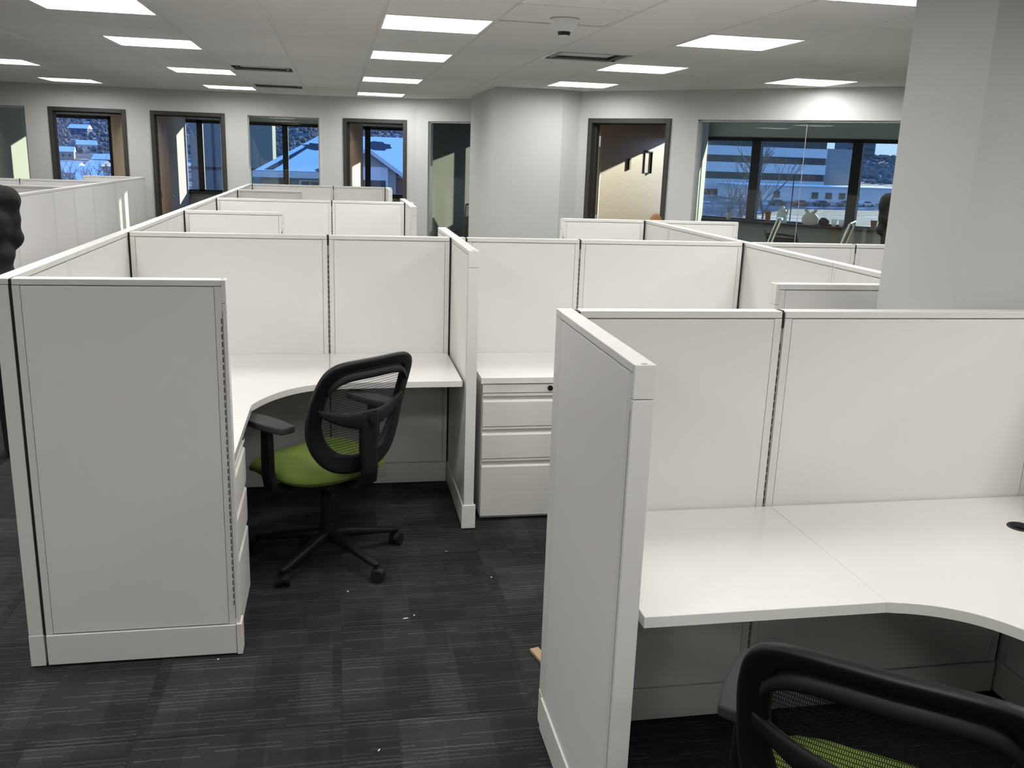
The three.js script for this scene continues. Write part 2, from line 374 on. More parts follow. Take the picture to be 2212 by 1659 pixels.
// wall A (straight), A2 (slightly turned), B (turned more), pillar, C
wallRun('wall_far', [-9, WA], [-0.2, WA], 0.12, [[-5.4 + 9, -3.924 + 9, 0.1, 2.155], [-3.643 + 9 + 0.005, -2.705 + 9 - 0.005, 0, 2.16], [-2.402 + 9 + 0.005, -1.461 + 9 - 0.005, 0, 2.16], [-1.171 + 9, -0.236 + 9, 0.1, 2.155]]);
const A2a = [-0.2, WA], A2b = [1.05, -12.75], turnA2 = Math.atan2(-(A2b[1] - A2a[1]), A2b[0] - A2a[0]);
wallRun('wall_far_turned', A2a, A2b, 0.12, [[0.301, 1.164, 0, 2.16]]);
const Ba = [1.05, -12.75], Bd = [0.768, 0.640], onB = (s) => [Ba[0] + Bd[0] * s, Ba[1] + Bd[1] * s], turnB = Math.atan2(-Bd[1], Bd[0]);
wallRun('wall_far_angled', Ba, onB(1.75), 0.12, [[0.191, 1.6, 0.1, 2.155]]);
wallRun('wall_right', C0, onC(7.2, 0), 0.12, [[0.127, 1.105, 0, 2.16], [1.404, 4.1, 0.1, 2.155]]);
wallRun('wall_left', [-9, 6.2], [-9, -13.2], 0.15);
wallRun('wall_right_near', onC(7.2, 0), [7.5, 6.2], 0.15);
wallRun('wall_back', [7.6, 6.1], [-9.1, 6.1], 0.15);
// the boxed-in pillar where the far wall turns
mesh('wall_board', slab([[1.645, -9.9], [2.377, -9.9], [2.6, -10.03], [2.75, -10.3], [2.52, -11.75], [1.645, -11.75]], 0, CEIL + 0.004), M.wall, structure('wall_pillar'));
// near column
{
  const g = structure('wall_column');
  mesh('column_board', span(1.885, 2.5, 0, CEIL + 0.004, -2.93, -2.52), M.wall, g);
}
windowUnit(1, [-5.4, WA], 0, 1.476, 0.1, 2.155, { f: 0.02 });
windowUnit(2, [-1.171, WA], 0, 0.935, 0.1, 2.155, { f: 0.014, depth: 0.03 });
windowUnit(3, onB(0.191), turnB, 1.409, 0.1, 2.155, { f: 0.018 });
windowUnit(4, onC(1.404, 0), turnC, 2.696, 0.1, 2.155, { f: 0.018, seams: [1.09] });
doorUnit(1, [-3.643, WA], 0, 0.938, -66 * D2R, false);
doorUnit(2, [-2.402, WA], 0, 0.941, 91 * D2R, true);
{
  const s = 0.296, L = Math.hypot(1.25, 0.35); doorUnit(3, [A2a[0] + 1.25 / L * s, A2a[1] + 0.35 / L * s], turnA2, 0.873, 91 * D2R, true);
}
doorUnit(4, onC(0.122, 0), turnC, 0.988, 119 * D2R, true);

// outer walls with the window bands
{
  const OZ = -16.2, x0 = -12, W1 = corner[0] - x0;
  wallRun('wall_outer_far', [x0, OZ], corner, 0.2, [[0.3, W1 - 0.12, 1.0, 2.15]]);
  const mull = []; for (let k = -6; k <= 4; k++) { const m = -2.2135 + 1.363 * k - (x0 + 0.3); if (m > 0.1 && m < W1 - 0.65) mull.push(m); }
  windowUnit(5, [x0 + 0.3, OZ], 0, W1 - 0.42, 1.0, 2.15, { f: 0.05, fh: 0.05, fs: 0.035, mullions: mull, mw: 0.092, depth: 0.1, z: -0.03, frame: M.winFrame, glass: M.glassOut, sill: 0.11, sillMat: M.doorFrame });
  const O0 = onC(-4.71, 4.0), LC = 12.2;
  wallRun('wall_outer_right', O0, onC(-4.71 + LC, 4.0), 0.2, [[0.12, LC - 0.4, 0.955, 2.11]]);
  const mc = []; for (let k = -4; k < 5; k++) { const m = 0.43 + 1.4 * k + 4.71 - 0.12; if (m > 0.1 && m < LC - 0.75) mc.push(m); }
  windowUnit(6, onC(-4.59, 4.0), turnC, LC - 0.52, 0.955, 2.11, { f: 0.05, fh: 0.05, fs: 0.03, mullions: mc, mw: 0.13, depth: 0.1, z: -0.03, frame: M.winFrame, glass: M.glassOut, sill: 0.2, sillMat: M.winFrame });
}
// partitions between the rooms behind the glass
wallRun('wall_partition_a', [-4.42, WA - 0.12], [-4.42, -16.15], 0.1);
wallRun('wall_partition_b', [-2.42, WA - 0.12], [-2.42, -16.15], 0.1);
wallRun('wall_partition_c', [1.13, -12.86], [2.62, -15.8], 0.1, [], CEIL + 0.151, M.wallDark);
{
  const g = wallRun('wall_partition_d', [2.78, -10.32], [5.0, -13.6], 0.1, [], CEIL + 0.151, M.vinyl);
  g.children[0].geometry = metres(g.children[0].geometry, 1.1, 'xy');
  // switch plate and wall box on the wood-grained wall covering
  mesh('switch_plate', span(1.65, 1.72, 1.62, 1.76, 0, 0.02), M.rubber, g);
  mesh('wall_box', [span(2.42, 2.72, 1.58, 1.86, 0, 0.012)], M.vinyl, g); mesh('wall_box_edge', [span(2.72, 2.75, 1.57, 1.87, 0, 0.03), span(2.42, 2.75, 1.86, 1.875, 0, 0.03)], M.rubber, g);
}
wallRun('wall_partition_e', onC(1.37, 0.12), [5.31, -12.99], 0.08);
wallRun('wall_partition_g', [-1.44, WA - 0.12], [-1.455, -16.15], 0.1);
wallRun('wall_partition_f', onC(4.6, 0.12), onC(4.9, 4.0), 0.1);

// ---------------------------------------------------------------- cubicle panels
// a panel runs along local +x from 0 to len; its thickness is centred on local z = 0
const BASE_H = 0.118;
const slotGeo = (x, z, y0, y1, w = 0.003) => { const a = []; for (let y = y0; y < y1; y += 0.0254) a.push(box(w, 0.018, 0.0012, x, y, z)); return a; };
function panel(x, z, dir, len, label, o = {}) {
  const t = thing('cubicle_panel', label, 'partition', [x, 0, z], dir === 'z' ? Math.PI / 2 : 0, o.group);
  const h = H, zf = T / 2;
  mesh('core', span(0.001, len - 0.001, 0.03, h - 0.021, -zf + 0.0085, zf - 0.0085), M.core, t);
  mesh('top_cap', span(0, len, h - 0.02, h, -zf, zf, 0.0025), M.trim, t);
  const st = 0.022, g = 0.0016;
  for (const a of [0, len - st]) mesh('stile', span(a, a + st, BASE_H + 0.002, h - 0.0216, -zf + 0.0002, zf - 0.0002), M.trim, t);
  for (const s of [1, -1]) mesh('face_tile', span(st + g, len - st - g, BASE_H + 0.004, h - 0.0232, Math.min(s * zf, s * (zf - 0.008)), Math.max(s * zf, s * (zf - 0.008)), 0.001), M.tile, t);
  for (const s of [1, -1]) mesh('base_cover', span(0, len, 0.009, BASE_H, s > 0 ? zf - 0.004 : -zf - 0.006, s > 0 ? zf + 0.006 : -zf + 0.004, 0.002), M.trim, t);
  for (const a of [0.08, len - 0.08]) mesh('levelling_foot', cyl(0.012, 0.016, 0.03, a, 0.015, 0, 12), M.black, t);
  for (const [end, sgn, x0] of [['free0', -1, 0], ['free1', 1, len]]) {
    if (!o[end]) continue;
    const a = sgn > 0 ? x0 : x0 - 0.014, b = sgn > 0 ? x0 + 0.014 : x0;
    mesh('end_trim', span(a, b, BASE_H, h - 0.076, -zf, zf, 0.0015), M.trim, t);
    mesh('end_cap', span(a, b, h - 0.0745, h, -zf, zf, 0.002), M.trim, t);
    mesh('base_end', span(sgn > 0 ? b - 0.012 : a - 0.006, sgn > 0 ? b + 0.006 : a + 0.012, 0.006, BASE_H + 0.004, -zf - 0.009, zf + 0.009, 0.002), M.trim, t);
    mesh('cap_plug', new THREE.CylinderGeometry(0.0065, 0.0065, 0.0012, 16).translate((a + b) / 2 - sgn * 0.004, h + 0.0004, 0), M.channel, t);
    const sx = x0 - sgn * 0.0035, sl = [];
    if (!o.noSlots) for (const s of [1, -1]) sl.push(...slotGeo(sx, s * zf, 0.2, h - 0.12));
    mesh('slotted_strip', [...sl, ...[1, -1].map((s) => box(0.0016, h - 0.24, 0.0006, x0 + sgn * 0.0005, (h + 0.04) / 2, s * zf))], M.slot, t, 'row of dark slots');
  }
  for (const [end, x0, x1] of [['seal0', -(o.w0 ?? 0.009), 0], ['seal1', len, len + (o.w1 ?? 0.009)]]) if (o[end]) mesh('black_seal', span(x0, x1, BASE_H, h - 0.003, -zf + 0.004, zf - 0.004), M.seal, t, 'black seal strip');
  if (o.joint1) {
    mesh('slotted_channel', span(len, len + 0.01, BASE_H, h - 0.05, -zf + 0.01, zf - 0.01), M.channel, t);
    const sl = []; for (const s of [1, -1]) for (const dx of [0.0028, 0.0072]) sl.push(...slotGeo(len + dx, s * (zf - 0.0098), 0.2, h - 0.1, 0.0026));
    mesh('slotted_strip', sl, M.slot, t, 'twin row of dark slots');
    mesh('joint_clip', [span(len + 0.0005, len + 0.0095, h - 0.05, h - 0.004, -zf + 0.004, zf - 0.004), span(len - 0.004, len + 0.0098, h - 0.0205, h + 0.0006, -zf + 0.012, zf - 0.012)], M.seal, t, 'black clip');
    for (const s of [1, -1]) mesh('base_joint', span(len - 0.004, len + 0.0098, 0.009, BASE_H - 0.001, s > 0 ? zf - 0.004 : -zf - 0.0055, s > 0 ? zf + 0.0055 : -zf + 0.004), M.trim, t);
  }
  return t;
}
function post(x, z, label, w = T, d = T, group) {
  const t = thing('connector_post', label, 'post', [x, 0, z], 0, group);
  mesh('shaft', box(w - 0.003, H - BASE_H - 0.02, d - 0.003, 0, (H - 0.02 + BASE_H) / 2, 0, 0.001), M.trim, t);
  mesh('top_cap', box(w - 0.001, 0.019, d - 0.001, 0, H - 0.0095, 0, 0.002), M.trim, t);
  mesh('base_cover', box(w, BASE_H - 0.004, d, 0, (BASE_H + 0.004) / 2, 0, 0.002), M.trim, t);
  return t;
}
const ZB = -4.6958, ZP = -3.0288, ZW2 = -6.3648, ZD = -8.034, ZW3 = -9.709, ZF = -11.391, XS = -1.0158, XM = 0.6045, XR = 2.195, ZN = -2.4558;

// left island: wing, spine, back rows
panel(-0.983, ZP, 'x', 0.615, 'white half-width wing panel standing beside the green-seated chair, slots down its edge', { seal0: true, free1: true });
post(XS, ZP, 'square corner post between the wing panel and the aisle-side panels');
const spine = 'white panels along the left aisle';
const sp = (z0, z1, label, o = {}) => panel(XS, z0, 'z', z0 - z1, label, { group: spine, ...o });
sp(-3.0535, -3.662, 'white aisle panel next to the corner post of the front wing panel');
sp(-3.665, -4.671, 'white aisle panel behind the corner worktop of the green-seated chair');
post(XS, ZB, 'square post at the left end of the panels behind the green-seated chair');
for (const [a, b] of [[-4.7205, -5.72], [-5.723, -6.34]]) sp(a, b, (a - b > 0.8 ? 'wide' : 'narrow') + ' white aisle panel of the second cubicle bay along the left aisle');
post(XS, ZW2, 'square post at the aisle end of the second cubicle bay');
for (const [a, b] of [[-6.3895, -7.02], [-7.023, -8.009]]) sp(a, b, (a - b > 0.8 ? 'wide' : 'narrow') + ' white aisle panel of the third cubicle bay along the left aisle');
post(XS, ZD, 'square post at the aisle end of the third cubicle bay');
for (const [a, b] of [[-8.0585, -9.06], [-9.063, -9.684]]) sp(a, b, (a - b > 0.8 ? 'wide' : 'narrow') + ' white aisle panel of the fourth cubicle bay along the left aisle');
post(XS, ZW3, 'square post at the aisle end of the fourth cubicle bay');
for (const [a, b] of [[-9.7335, -10.36], [-10.363, -11.366]]) sp(a, b, (a - b > 0.8 ? 'wide' : 'narrow') + ' white aisle panel of the last cubicle bay along the left aisle');
post(XS, ZF, 'square post at the aisle end of the farthest cubicle row');
const b1 = panel(-0.983, ZB, 'x', 0.927, 'wide white panel behind the corner worktop of the green-seated chair', { seal0: true, joint1: true });
const b2 = panel(-0.046, ZB, 'x', 0.605, 'narrow white panel behind the straight worktop beside the dividing panel', { seal1: true });
post(XM, ZB, 'wide post where the dividing panel meets the back panels', 0.073);
panel(0.592, -4.036, 'z', 0.635, 'white dividing panel end-on between worktop and drawer pedestal', { free0: true, noSlots: true });
panel(0.592, -4.7205, 'z', 0.60, 'white dividing panel continuing behind the row, its top peeking over', { free1: true });
panel(0.651, ZB, 'x', 0.593, 'white back panel above the drawer pedestal with round black lock', { seal0: true, joint1: true });
panel(1.254, ZB, 'x', 0.903, 'wide white back panel right of the drawer pedestal', { seal1: true });
panel(-0.983, ZW2, 'x', 0.615, 'short white wing panel in the second cubicle bay, slots down its edge', { seal0: true, free1: true });
panel(-0.983, ZD, 'x', 0.927, 'wide white panel of the second cubicle row', { seal0: true, joint1: true });
panel(-0.046, ZD, 'x', 0.605, 'narrow white panel of the second cubicle row next to its dividing panel', { seal1: true });
post(XM, ZD, 'wide post at the right end of the second cubicle row', 0.073);
panel(0.592, -7.39, 'z', 0.615, 'white dividing panel at the right end of the second cubicle row', { free0: true });
panel(0.592, -8.0585, 'z', 0.62, 'white dividing panel behind the right end of the second cubicle row', { free1: true });
panel(-0.983, ZW3, 'x', 0.615, 'short white wing panel in the fourth cubicle bay near the far wall', { seal0: true, free1: true });
panel(-0.983, ZF, 'x', 0.927, 'wide white panel of the farthest cubicle row under the snowy roof window', { seal0: true, joint1: true });
panel(-0.046, ZF, 'x', 0.605, 'narrow white panel of the farthest cubicle row below the third doorway', { seal1: true });
post(XM, ZF, 'wide post at the right end of the farthest cubicle row', 0.073);
panel(0.592, -10.75, 'z', 0.612, 'white dividing panel at the right end of the farthest cubicle row', { free0: true });

// right island
post(XR, ZB, 'square post between the back panels and the right-hand spine panels');
post(XR, -3.0438, 'square post beside the white column where the half-width wing meets the spine');
panel(1.553, -3.0438, 'x', 0.609, 'half-width white wing panel running in behind the white column', { free0: true, seal1: true });
panel(XR, -3.0685, 'z', 0.68, 'white spine panel next to the white column, top slanting away', { group: 'right-hand spine panels' });
panel(XR, -3.7515, 'z', 0.92, 'white spine panel between the white column and the back panels', { group: 'right-hand spine panels' });
panel(XR, -4.7205, 'z', 1.14, 'white spine panel behind the back row towards the pillar', { group: 'right-hand spine panels' });
panel(XR, -5.8635, 'z', 0.477, 'short white spine panel at the far end towards the pillar', { group: 'right-hand spine panels' });
post(XR, ZW2, 'square post at the far end of the right-hand spine');
panel(1.564, ZW2, 'x', 0.593, 'white wing panel in front of the pillar and wood-panelled doorway', { free0: true, seal1: true });
panel(2.228, ZW2, 'x', 0.64, 'white wing panel below the meeting room glass with the cups', { seal0: true, free1: true });
panel(2.228, ZB, 'x', 0.60, 'white back panel on the far side of the spine next to the column', { seal0: true, joint1: true });
panel(2.838, ZB, 'x', 0.91, 'wide white back panel partly hidden by the white column', {});

// near cubicle
post(0.6248, ZN, 'square corner post of the nearest cubicle');
panel(0.6248, -1.775, 'z', 0.6545, 'tall white end panel standing end-on beside the near worktop', { free0: true, noSlots: true });
panel(0.6615, ZN, 'x', 0.606, 'white panel behind the straight near worktop', { seal0: true, w0: 0.011, joint1: true });
panel(1.2775, ZN, 'x', 0.905, 'wide white panel behind the near corner worktop in front of the column', { seal1: true });
post(2.22, ZN, 'square post at the right end of the nearest cubicle panels');
panel(2.22, -0.9, 'z', 1.53, 'white side panel closing the right of the nearest cubicle');

// cubicles left of the aisle
const XL = -2.4738, LZ = [-6.05, -7.72, -9.39, -11.06, -12.74];
{
  const g = 'panels facing the left aisle';
  const names = ['nearest bay, behind the person in black', 'second bay, behind the person in black', 'bay before the sunlit patch', 'bay with the sunlit patch'];
  for (let k = 0; k < 5; k++) post(XL, LZ[k], k === 4 ? 'square post at the far corner of the cubicles left of the aisle' : 'square post in the run of panels left of the aisle', T, T, 'posts left of the aisle');
  const cuts = [[-6.0745, -7.06, -7.6955], [-7.7445, -8.75, -9.3655], [-9.4145, -10.11, -11.0355], [-11.0845, -12.09, -12.7155]];
  cuts.forEach(([a, b, c], k) => { for (const [u, v] of [[a, b + 0.0015], [b - 0.0015, c]]) panel(XL, u, 'z', u - v, (u - v > 0.8 ? 'wide' : 'narrow') + ' white panel facing the aisle from its left, ' + names[k], { group: g }); });
  panel(XL - 0.65, LZ[2], 'x', 0.617, 'white wing panel left of the aisle behind the shoulder of the person in black', { seal1: true, free0: true });
  panel(XL - 0.91 - 0.033, LZ[3], 'x', 0.91, 'wide white back panel left of the aisle under the first doorway', { seal1: true });
  panel(XL - 0.953 - 0.915, LZ[3], 'x', 0.915, 'white back panel left of the aisle at the teal glass', { joint1: true });
  panel(XL - 0.70, LZ[4], 'x', 0.667, 'white wing panel in front of the first doorway with the beige door', { seal1: true, free0: true });
}
// outlets in the base covers behind the chair
for (const [p, x] of [[b2, 0.25], [b1, 0.66]]) {
  const o = new THREE.Group(); o.name = 'outlet'; p.add(o); o.position.set(x, 0.066, T / 2 + 0.0055);
  mesh('plate', box(0.062, 0.036, 0.004, 0, 0, 0.001, 0.001), M.channel, o);
  mesh('face', box(0.056, 0.030, 0.004, 0, 0, 0.0022, 0.001), M.drawer, o);
  const s = []; for (const d of [-0.014, 0.014]) s.push(box(0.0018, 0.006, 0.001, d - 0.003, 0.003, 0.0043), box(0.0018, 0.006, 0.001, d + 0.003, 0.003, 0.0043), box(0.003, 0.003, 0.001, d, -0.006, 0.0043));
  mesh('holes', s, M.slot, o);
}

// ---------------------------------------------------------------- worktops and pedestals
const DT = 0.029;
function worktop(pts, label, o = {}) {
  const t = thing('worktop', label, 'worktop', [0, 0, 0]);
  const holes = (o.holes ?? []);
  const s = new THREE.Shape(pts.map(([x, z]) => new THREE.Vector2(x, -z)));
  for (const [x, z, r] of holes) { const p = new THREE.Path(); p.absarc(x, -z, r, 0, Math.PI * 2, true); s.holes.push(p); }
  const bev = 0.0012;
  const g = new THREE.ExtrudeGeometry(s, { depth: DT - 2 * bev, bevelEnabled: true, bevelSize: bev, bevelThickness: bev, bevelOffset: -bev, bevelSegments: 1, curveSegments: 32 }).rotateX(-Math.PI / 2).translate(0, DESK - DT + bev, 0);
  mesh('top', g, M.desk, t);
  for (const [x, z, r] of holes) {
    mesh('grommet', new THREE.LatheGeometry([[r - 0.006, -0.02], [r - 0.005, 0.002], [r + 0.003, 0.0025], [r + 0.004, 0]].map(([a, b]) => new THREE.Vector2(a, b)), 32).translate(x, DESK, z), M.rubber, t, 'black cable grommet');
    mesh('grommet_cover', cyl(r - 0.003, r - 0.003, 0.003, x, DESK - 0.012, z, 24), M.black, t);
  }
  for (const [x, z, w, d] of o.brackets ?? []) mesh('bracket', [box(w, 0.03, d, x, DESK - DT - 0.015, z)], M.black, t);
  return t;
}
const arc = (p0, c, p1, n = 18) => { const a = []; for (let i = 1; i < n; i++) { const t = i / n, u = 1 - t; a.push([u * u * p0[0] + 2 * u * t * c[0] + t * t * p1[0], u * u * p0[1] + 2 * u * t * c[1] + t * t * p1[1]]); } return a; };
// corner worktop of the left cubicle: left wing, curved inside edge, right wing up to the seam
worktop([[-0.99, -4.67], [-0.0515, -4.67], [-0.0515, -4.046], ...arc([-0.0515, -4.046], [-0.26, -3.99], [-0.355, -3.70], 20), [-0.355, -3.70], [-0.356, -3.515], [-0.99, -3.515]], 'white corner worktop curving behind the green-seated chair', { brackets: [[-0.7, -4.6, 0.03, 0.12]] });
worktop([[-0.99, -3.513], [-0.356, -3.513], [-0.356, -3.056], [-0.99, -3.056]], 'white worktop wing above the drawer pedestal behind the front wing panel');
worktop([[-0.0505, -4.67], [0.556, -4.67], [0.556, -4.06], [-0.0505, -4.046]], 'white straight worktop between the corner worktop and the dividing panel', { brackets: [[0.53, -4.63, 0.03, 0.07], [0.0, -4.6, 0.03, 0.12]] });
worktop([[0.652, -4.67], [1.262, -4.67], [1.262, -4.11], [0.652, -4.11]], 'white worktop above the drawer pedestal with round black lock');
worktop([[1.2635, -4.67], [2.165, -4.67], [2.165, -3.1], [1.56, -3.1], [1.56, -3.75], ...arc([1.56, -3.75], [1.54, -4.02], [1.2635, -4.09], 12), [1.2635, -4.11]], 'white corner worktop hidden behind the nearest cubicle panels');
worktop([[0.678, -2.4255], [1.2905, -2.4255], [1.2905, -1.802], [0.678, -1.802]], 'white straight worktop of the nearest cubicle beside the end panel', { brackets: [[0.98, -2.4, 0.03, 0.08]] });
worktop([[1.2915, -2.4255], [2.19, -2.4255], [2.19, -1.0], [1.58, -1.0], [1.58, -1.45], ...arc([1.58, -1.45], [1.56, -1.76], [1.2915, -1.80], 20), [1.2915, -1.802]], 'white corner worktop of the nearest cubicle with a black cable grommet', { holes: [[1.972, -2.19, 0.034]] });

function pedestal(x, z, turn, w, d, label, lock = 0.5) {   // front at local z = 0 facing +z, body behind
  const t = thing('drawer_pedestal', label, 'drawers', [x, 0, z], turn);
  const top = DESK - DT - 0.004, hw = w / 2;
  mesh('body', span(-hw, hw, 0.022, top, -d, -0.022), M.drawer, t);
  mesh('plinth', span(-hw + 0.004, hw - 0.004, 0.006, 0.03, -d + 0.02, -0.028), M.deskEdge, t);
  mesh('top_rail', span(-hw, hw, 0.646, top, -0.03, -0.003, 0.002), M.drawer, t);
  mesh('lock', new THREE.CylinderGeometry(0.013, 0.013, 0.006, 24).rotateX(Math.PI / 2).translate(-hw + w * lock, 0.667, -0.001), M.black, t, 'round black lock');
  for (const [y0, y1] of [[0.482, 0.643], [0.321, 0.479], [0.026, 0.318]]) {
    const p = [[-0.03, y0], [0, y0], [0, y1 - 0.041], [-0.016, y1 - 0.027], [-0.019, y1 - 0.0135], [-0.001, y1 - 0.012], [-0.001, y1 - 0.001], [-0.03, y1]];
    const s = new THREE.Shape(p.map(([a, b]) => new THREE.Vector2(-a, b)));
    const g = new THREE.ExtrudeGeometry(s, { depth: w - 0.004, bevelEnabled: false }).rotateY(Math.PI / 2).translate(-hw + 0.002, 0, 0);
    mesh('drawer', g, M.drawer, t);
  }
  for (const [a, b] of [[-hw + 0.03, -0.05], [hw - 0.03, -0.05], [-hw + 0.03, -d + 0.05], [hw - 0.03, -d + 0.05]]) mesh('foot', cyl(0.012, 0.014, 0.02, a, 0.01, b, 12), M.black, t);
  return t;
}
pedestal(0.855, -4.112, 0, 0.388, 0.5, 'white drawer pedestal with three drawers facing the opening, round black lock', 0.84);
pedestal(-0.366, -3.29, Math.PI / 2, 0.425, 0.5, 'white drawer pedestal tucked behind the front wing panel, seen edge-on', 0.85);

// ---------------------------------------------------------------- task chairs
// local frame: +z is the back of the chair, seat centre over the origin
function taskChair(label, x, z, turn, legTurn) {
  const t = thing('task_chair', label, 'chair', [x, 0, z], turn);
  // star base with casters
  for (let k = 0; k < 5; k++) {
    const a = legTurn + k * 72 * D2R, dx = Math.cos(a), dz = Math.sin(a), R = 0.315, rings = [];
    const side = V(-dz, 0, dx), up = V(0, 1, 0);
    for (const [r, y, w, h] of [[0.015, 0.115, 0.026, 0.026], [0.08, 0.112, 0.024, 0.024], [0.18, 0.098, 0.02, 0.018], [0.27, 0.083, 0.018, 0.014], [R, 0.078, 0.017, 0.012], [R + 0.014, 0.077, 0.008, 0.008]])
      rings.push({ p: V(dx * r, y, dz * r), a: w, b: h, u: side, v: up, sq: 0.7 });
    mesh('base_leg', sweep(rings, false, 12), M.black, t);
    const c = new THREE.Group(); c.name = 'caster'; t.add(c); c.position.set(dx * R, 0, dz * R); c.rotation.y = 0.6 + k * 1.9;
    mesh('stem', [cyl(0.006, 0.006, 0.05, 0, 0.06, 0, 10), box(0.02, 0.03, 0.03, 0, 0.042, 0.004, 0.005)], M.black, c);
    const hood = new THREE.SphereGeometry(0.031, 18, 10, 0, Math.PI * 2, 0, Math.PI * 0.5).scale(0.75, 1, 1).translate(0, 0.03, 0.012);
    mesh('hood', hood, M.black, c);
    for (const s of [-1, 1]) mesh('wheel', new THREE.CylinderGeometry(0.027, 0.027, 0.018, 24).rotateZ(Math.PI / 2).translate(s * 0.0165, 0.027, 0.012), M.blackSoft, c);
  }
  mesh('gas_column', [cyl(0.036, 0.04, 0.09, 0, 0.13, 0), cyl(0.028, 0.028, 0.16, 0, 0.23, 0), cyl(0.018, 0.018, 0.1, 0, 0.34, 0)], M.black, t);
  mesh('mechanism', [box(0.2, 0.045, 0.26, 0, 0.385, 0.0, 0.012), box(0.34, 0.02, 0.05, 0, 0.375, -0.02, 0.006), tube([[0.09, 0.375, -0.05], [0.2, 0.37, -0.06], [0.25, 0.365, -0.06]], 0.007), box(0.06, 0.012, 0.03, 0.265, 0.365, -0.06, 0.005)], M.black, t);
  // cushion: a rounded slab with a dropped front edge
  {
    const N = 40, K = 14, pos = [], idx = [];
    const outline = (a) => { const c = Math.cos(a), s = Math.sin(a), e = 0.66; return [0.26 * Math.sign(c) * Math.pow(Math.abs(c), e), 0.25 * Math.sign(s) * Math.pow(Math.abs(s), e)]; };
    for (let j = 0; j <= K; j++) {
      const yy = Math.sin((j / K - 0.5) * Math.PI), rr = Math.pow(Math.max(0, 1 - Math.pow(Math.abs(yy), 2.6)), 0.34);
      for (let i = 0; i < N; i++) {
        const [ox, oz] = outline((i / N) * Math.PI * 2), X = ox * rr, Z = oz * rr - 0.06;
        const bowl = yy > 0 ? -0.012 * (1 - Math.min(1, (X * X + Z * Z) / 0.04)) : 0, drop = Z < -0.16 ? -0.9 * (Z + 0.16) * (Z + 0.16) * 4 : 0, rise = yy < 0 ? (X * X + (Z + 0.06) * (Z + 0.06)) * 0.16 : 0;
        pos.push(X, 0.432 + yy * 0.054 + bowl + drop + rise, Z);
      }
    }
    for (let j = 0; j < K; j++) for (let i = 0; i < N; i++) { const a = j * N + i, b = j * N + (i + 1) % N, c = a + N, d = b + N; idx.push(a, c, b, b, c, d); }
    const g = new THREE.BufferGeometry(); g.setAttribute('position', new THREE.Float32BufferAttribute(pos, 3)); g.setIndex(idx); g.computeVertexNormals();
    mesh('seat', g, M.green, t, 'lime green cushioned seat');
  }
  // armrests
  for (const s of [-1, 1]) {
    const X = V(1, 0, 0), Y = V(0, 1, 0), Z = V(0, 0, 1);
    mesh('arm_post', [sweep([[0.15, 0.385, 0.03, 0.016], [0.24, 0.38, 0.034, 0.018], [0.275, 0.40, 0.036, 0.022], [0.285, 0.46, 0.036, 0.02]].map(([x, y, a, b], i) => ({ p: V(s * x, y, -0.02), a, b, u: Z, v: i < 2 ? Y : V(-s * 0.7, 0.7, 0).normalize(), sq: 0.6 })), false, 12),
      sweep([[0.44, 0.034, 0.015], [0.52, 0.034, 0.015], [0.645, 0.03, 0.013]].map(([y, a, b]) => ({ p: V(s * 0.287, y, -0.02), a, b, u: Z, v: X, sq: 0.6 })), false, 12)], M.black, t);
    const pad = new THREE.Shape(), w = 0.042, l = 0.125; pad.moveTo(-w * 0.7, -l); pad.bezierCurveTo(-w * 0.9, -l * 1.1, w * 0.9, -l * 1.1, w * 0.75, -l); pad.bezierCurveTo(w * 1.1, -l * 0.4, w * 1.15, l * 0.5, w * 0.8, l * 0.92); pad.bezierCurveTo(w * 0.5, l * 1.1, -w * 0.5, l * 1.1, -w * 0.8, l * 0.92); pad.bezierCurveTo(-w * 1.15, l * 0.5, -w * 1.1, -l * 0.4, -w * 0.7, -l);
    mesh('arm_pad', new THREE.ExtrudeGeometry(pad, { depth: 0.012, bevelEnabled: true, bevelSize: 0.006, bevelThickness: 0.008, bevelSegments: 4, curveSegments: 16 }).rotateX(-Math.PI / 2).translate(s * 0.28, 0.66, -0.03), M.rubber, t, 'dark grey soft arm pad');
  }
  // back: frame loop on a curved sheet. v is height, depth(u, v) is where the sheet is
  const v0 = 0.455, v1 = 0.95, vm = (v0 + v1) / 2, vh = (v1 - v0) / 2;
  const half = (v) => { const q = (v - v0) / (v1 - v0); return 0.232 + 0.03 * Math.sin(Math.min(1, q * 1.25) * Math.PI * 0.62) - 0.006 * q; };
  const depth = (u, v) => { const q = (v - v0) / (v1 - v0); return 0.185 + 0.02 * Math.cos(q * 5.2) * (1 - q) + 0.10 * q * q * 0.9 + 0.03 * q - 0.55 * u * u * (1 - 0.35 * q); };
  const P = (u, v) => V(u, v, depth(u, v));
  const NL = 96, loop = [];
  for (let i = 0; i < NL; i++) {
    const a = (i / NL) * Math.PI * 2, c = Math.cos(a), s = Math.sin(a), up = s > 0, e = up ? 0.34 : 0.72, f = up ? 0.42 : 0.8;
    const v = vm + vh * Math.sign(s) * Math.pow(Math.abs(s), f), u = half(v) * Math.sign(c) * Math.pow(Math.abs(c), e);
    loop.push([u, v, a]);
  }
  const nrm = (u, v) => { const e = 0.004, a = P(u + e, v).sub(P(u - e, v)), b = P(u, v + e).sub(P(u, v - e)); return a.cross(b).normalize(); };
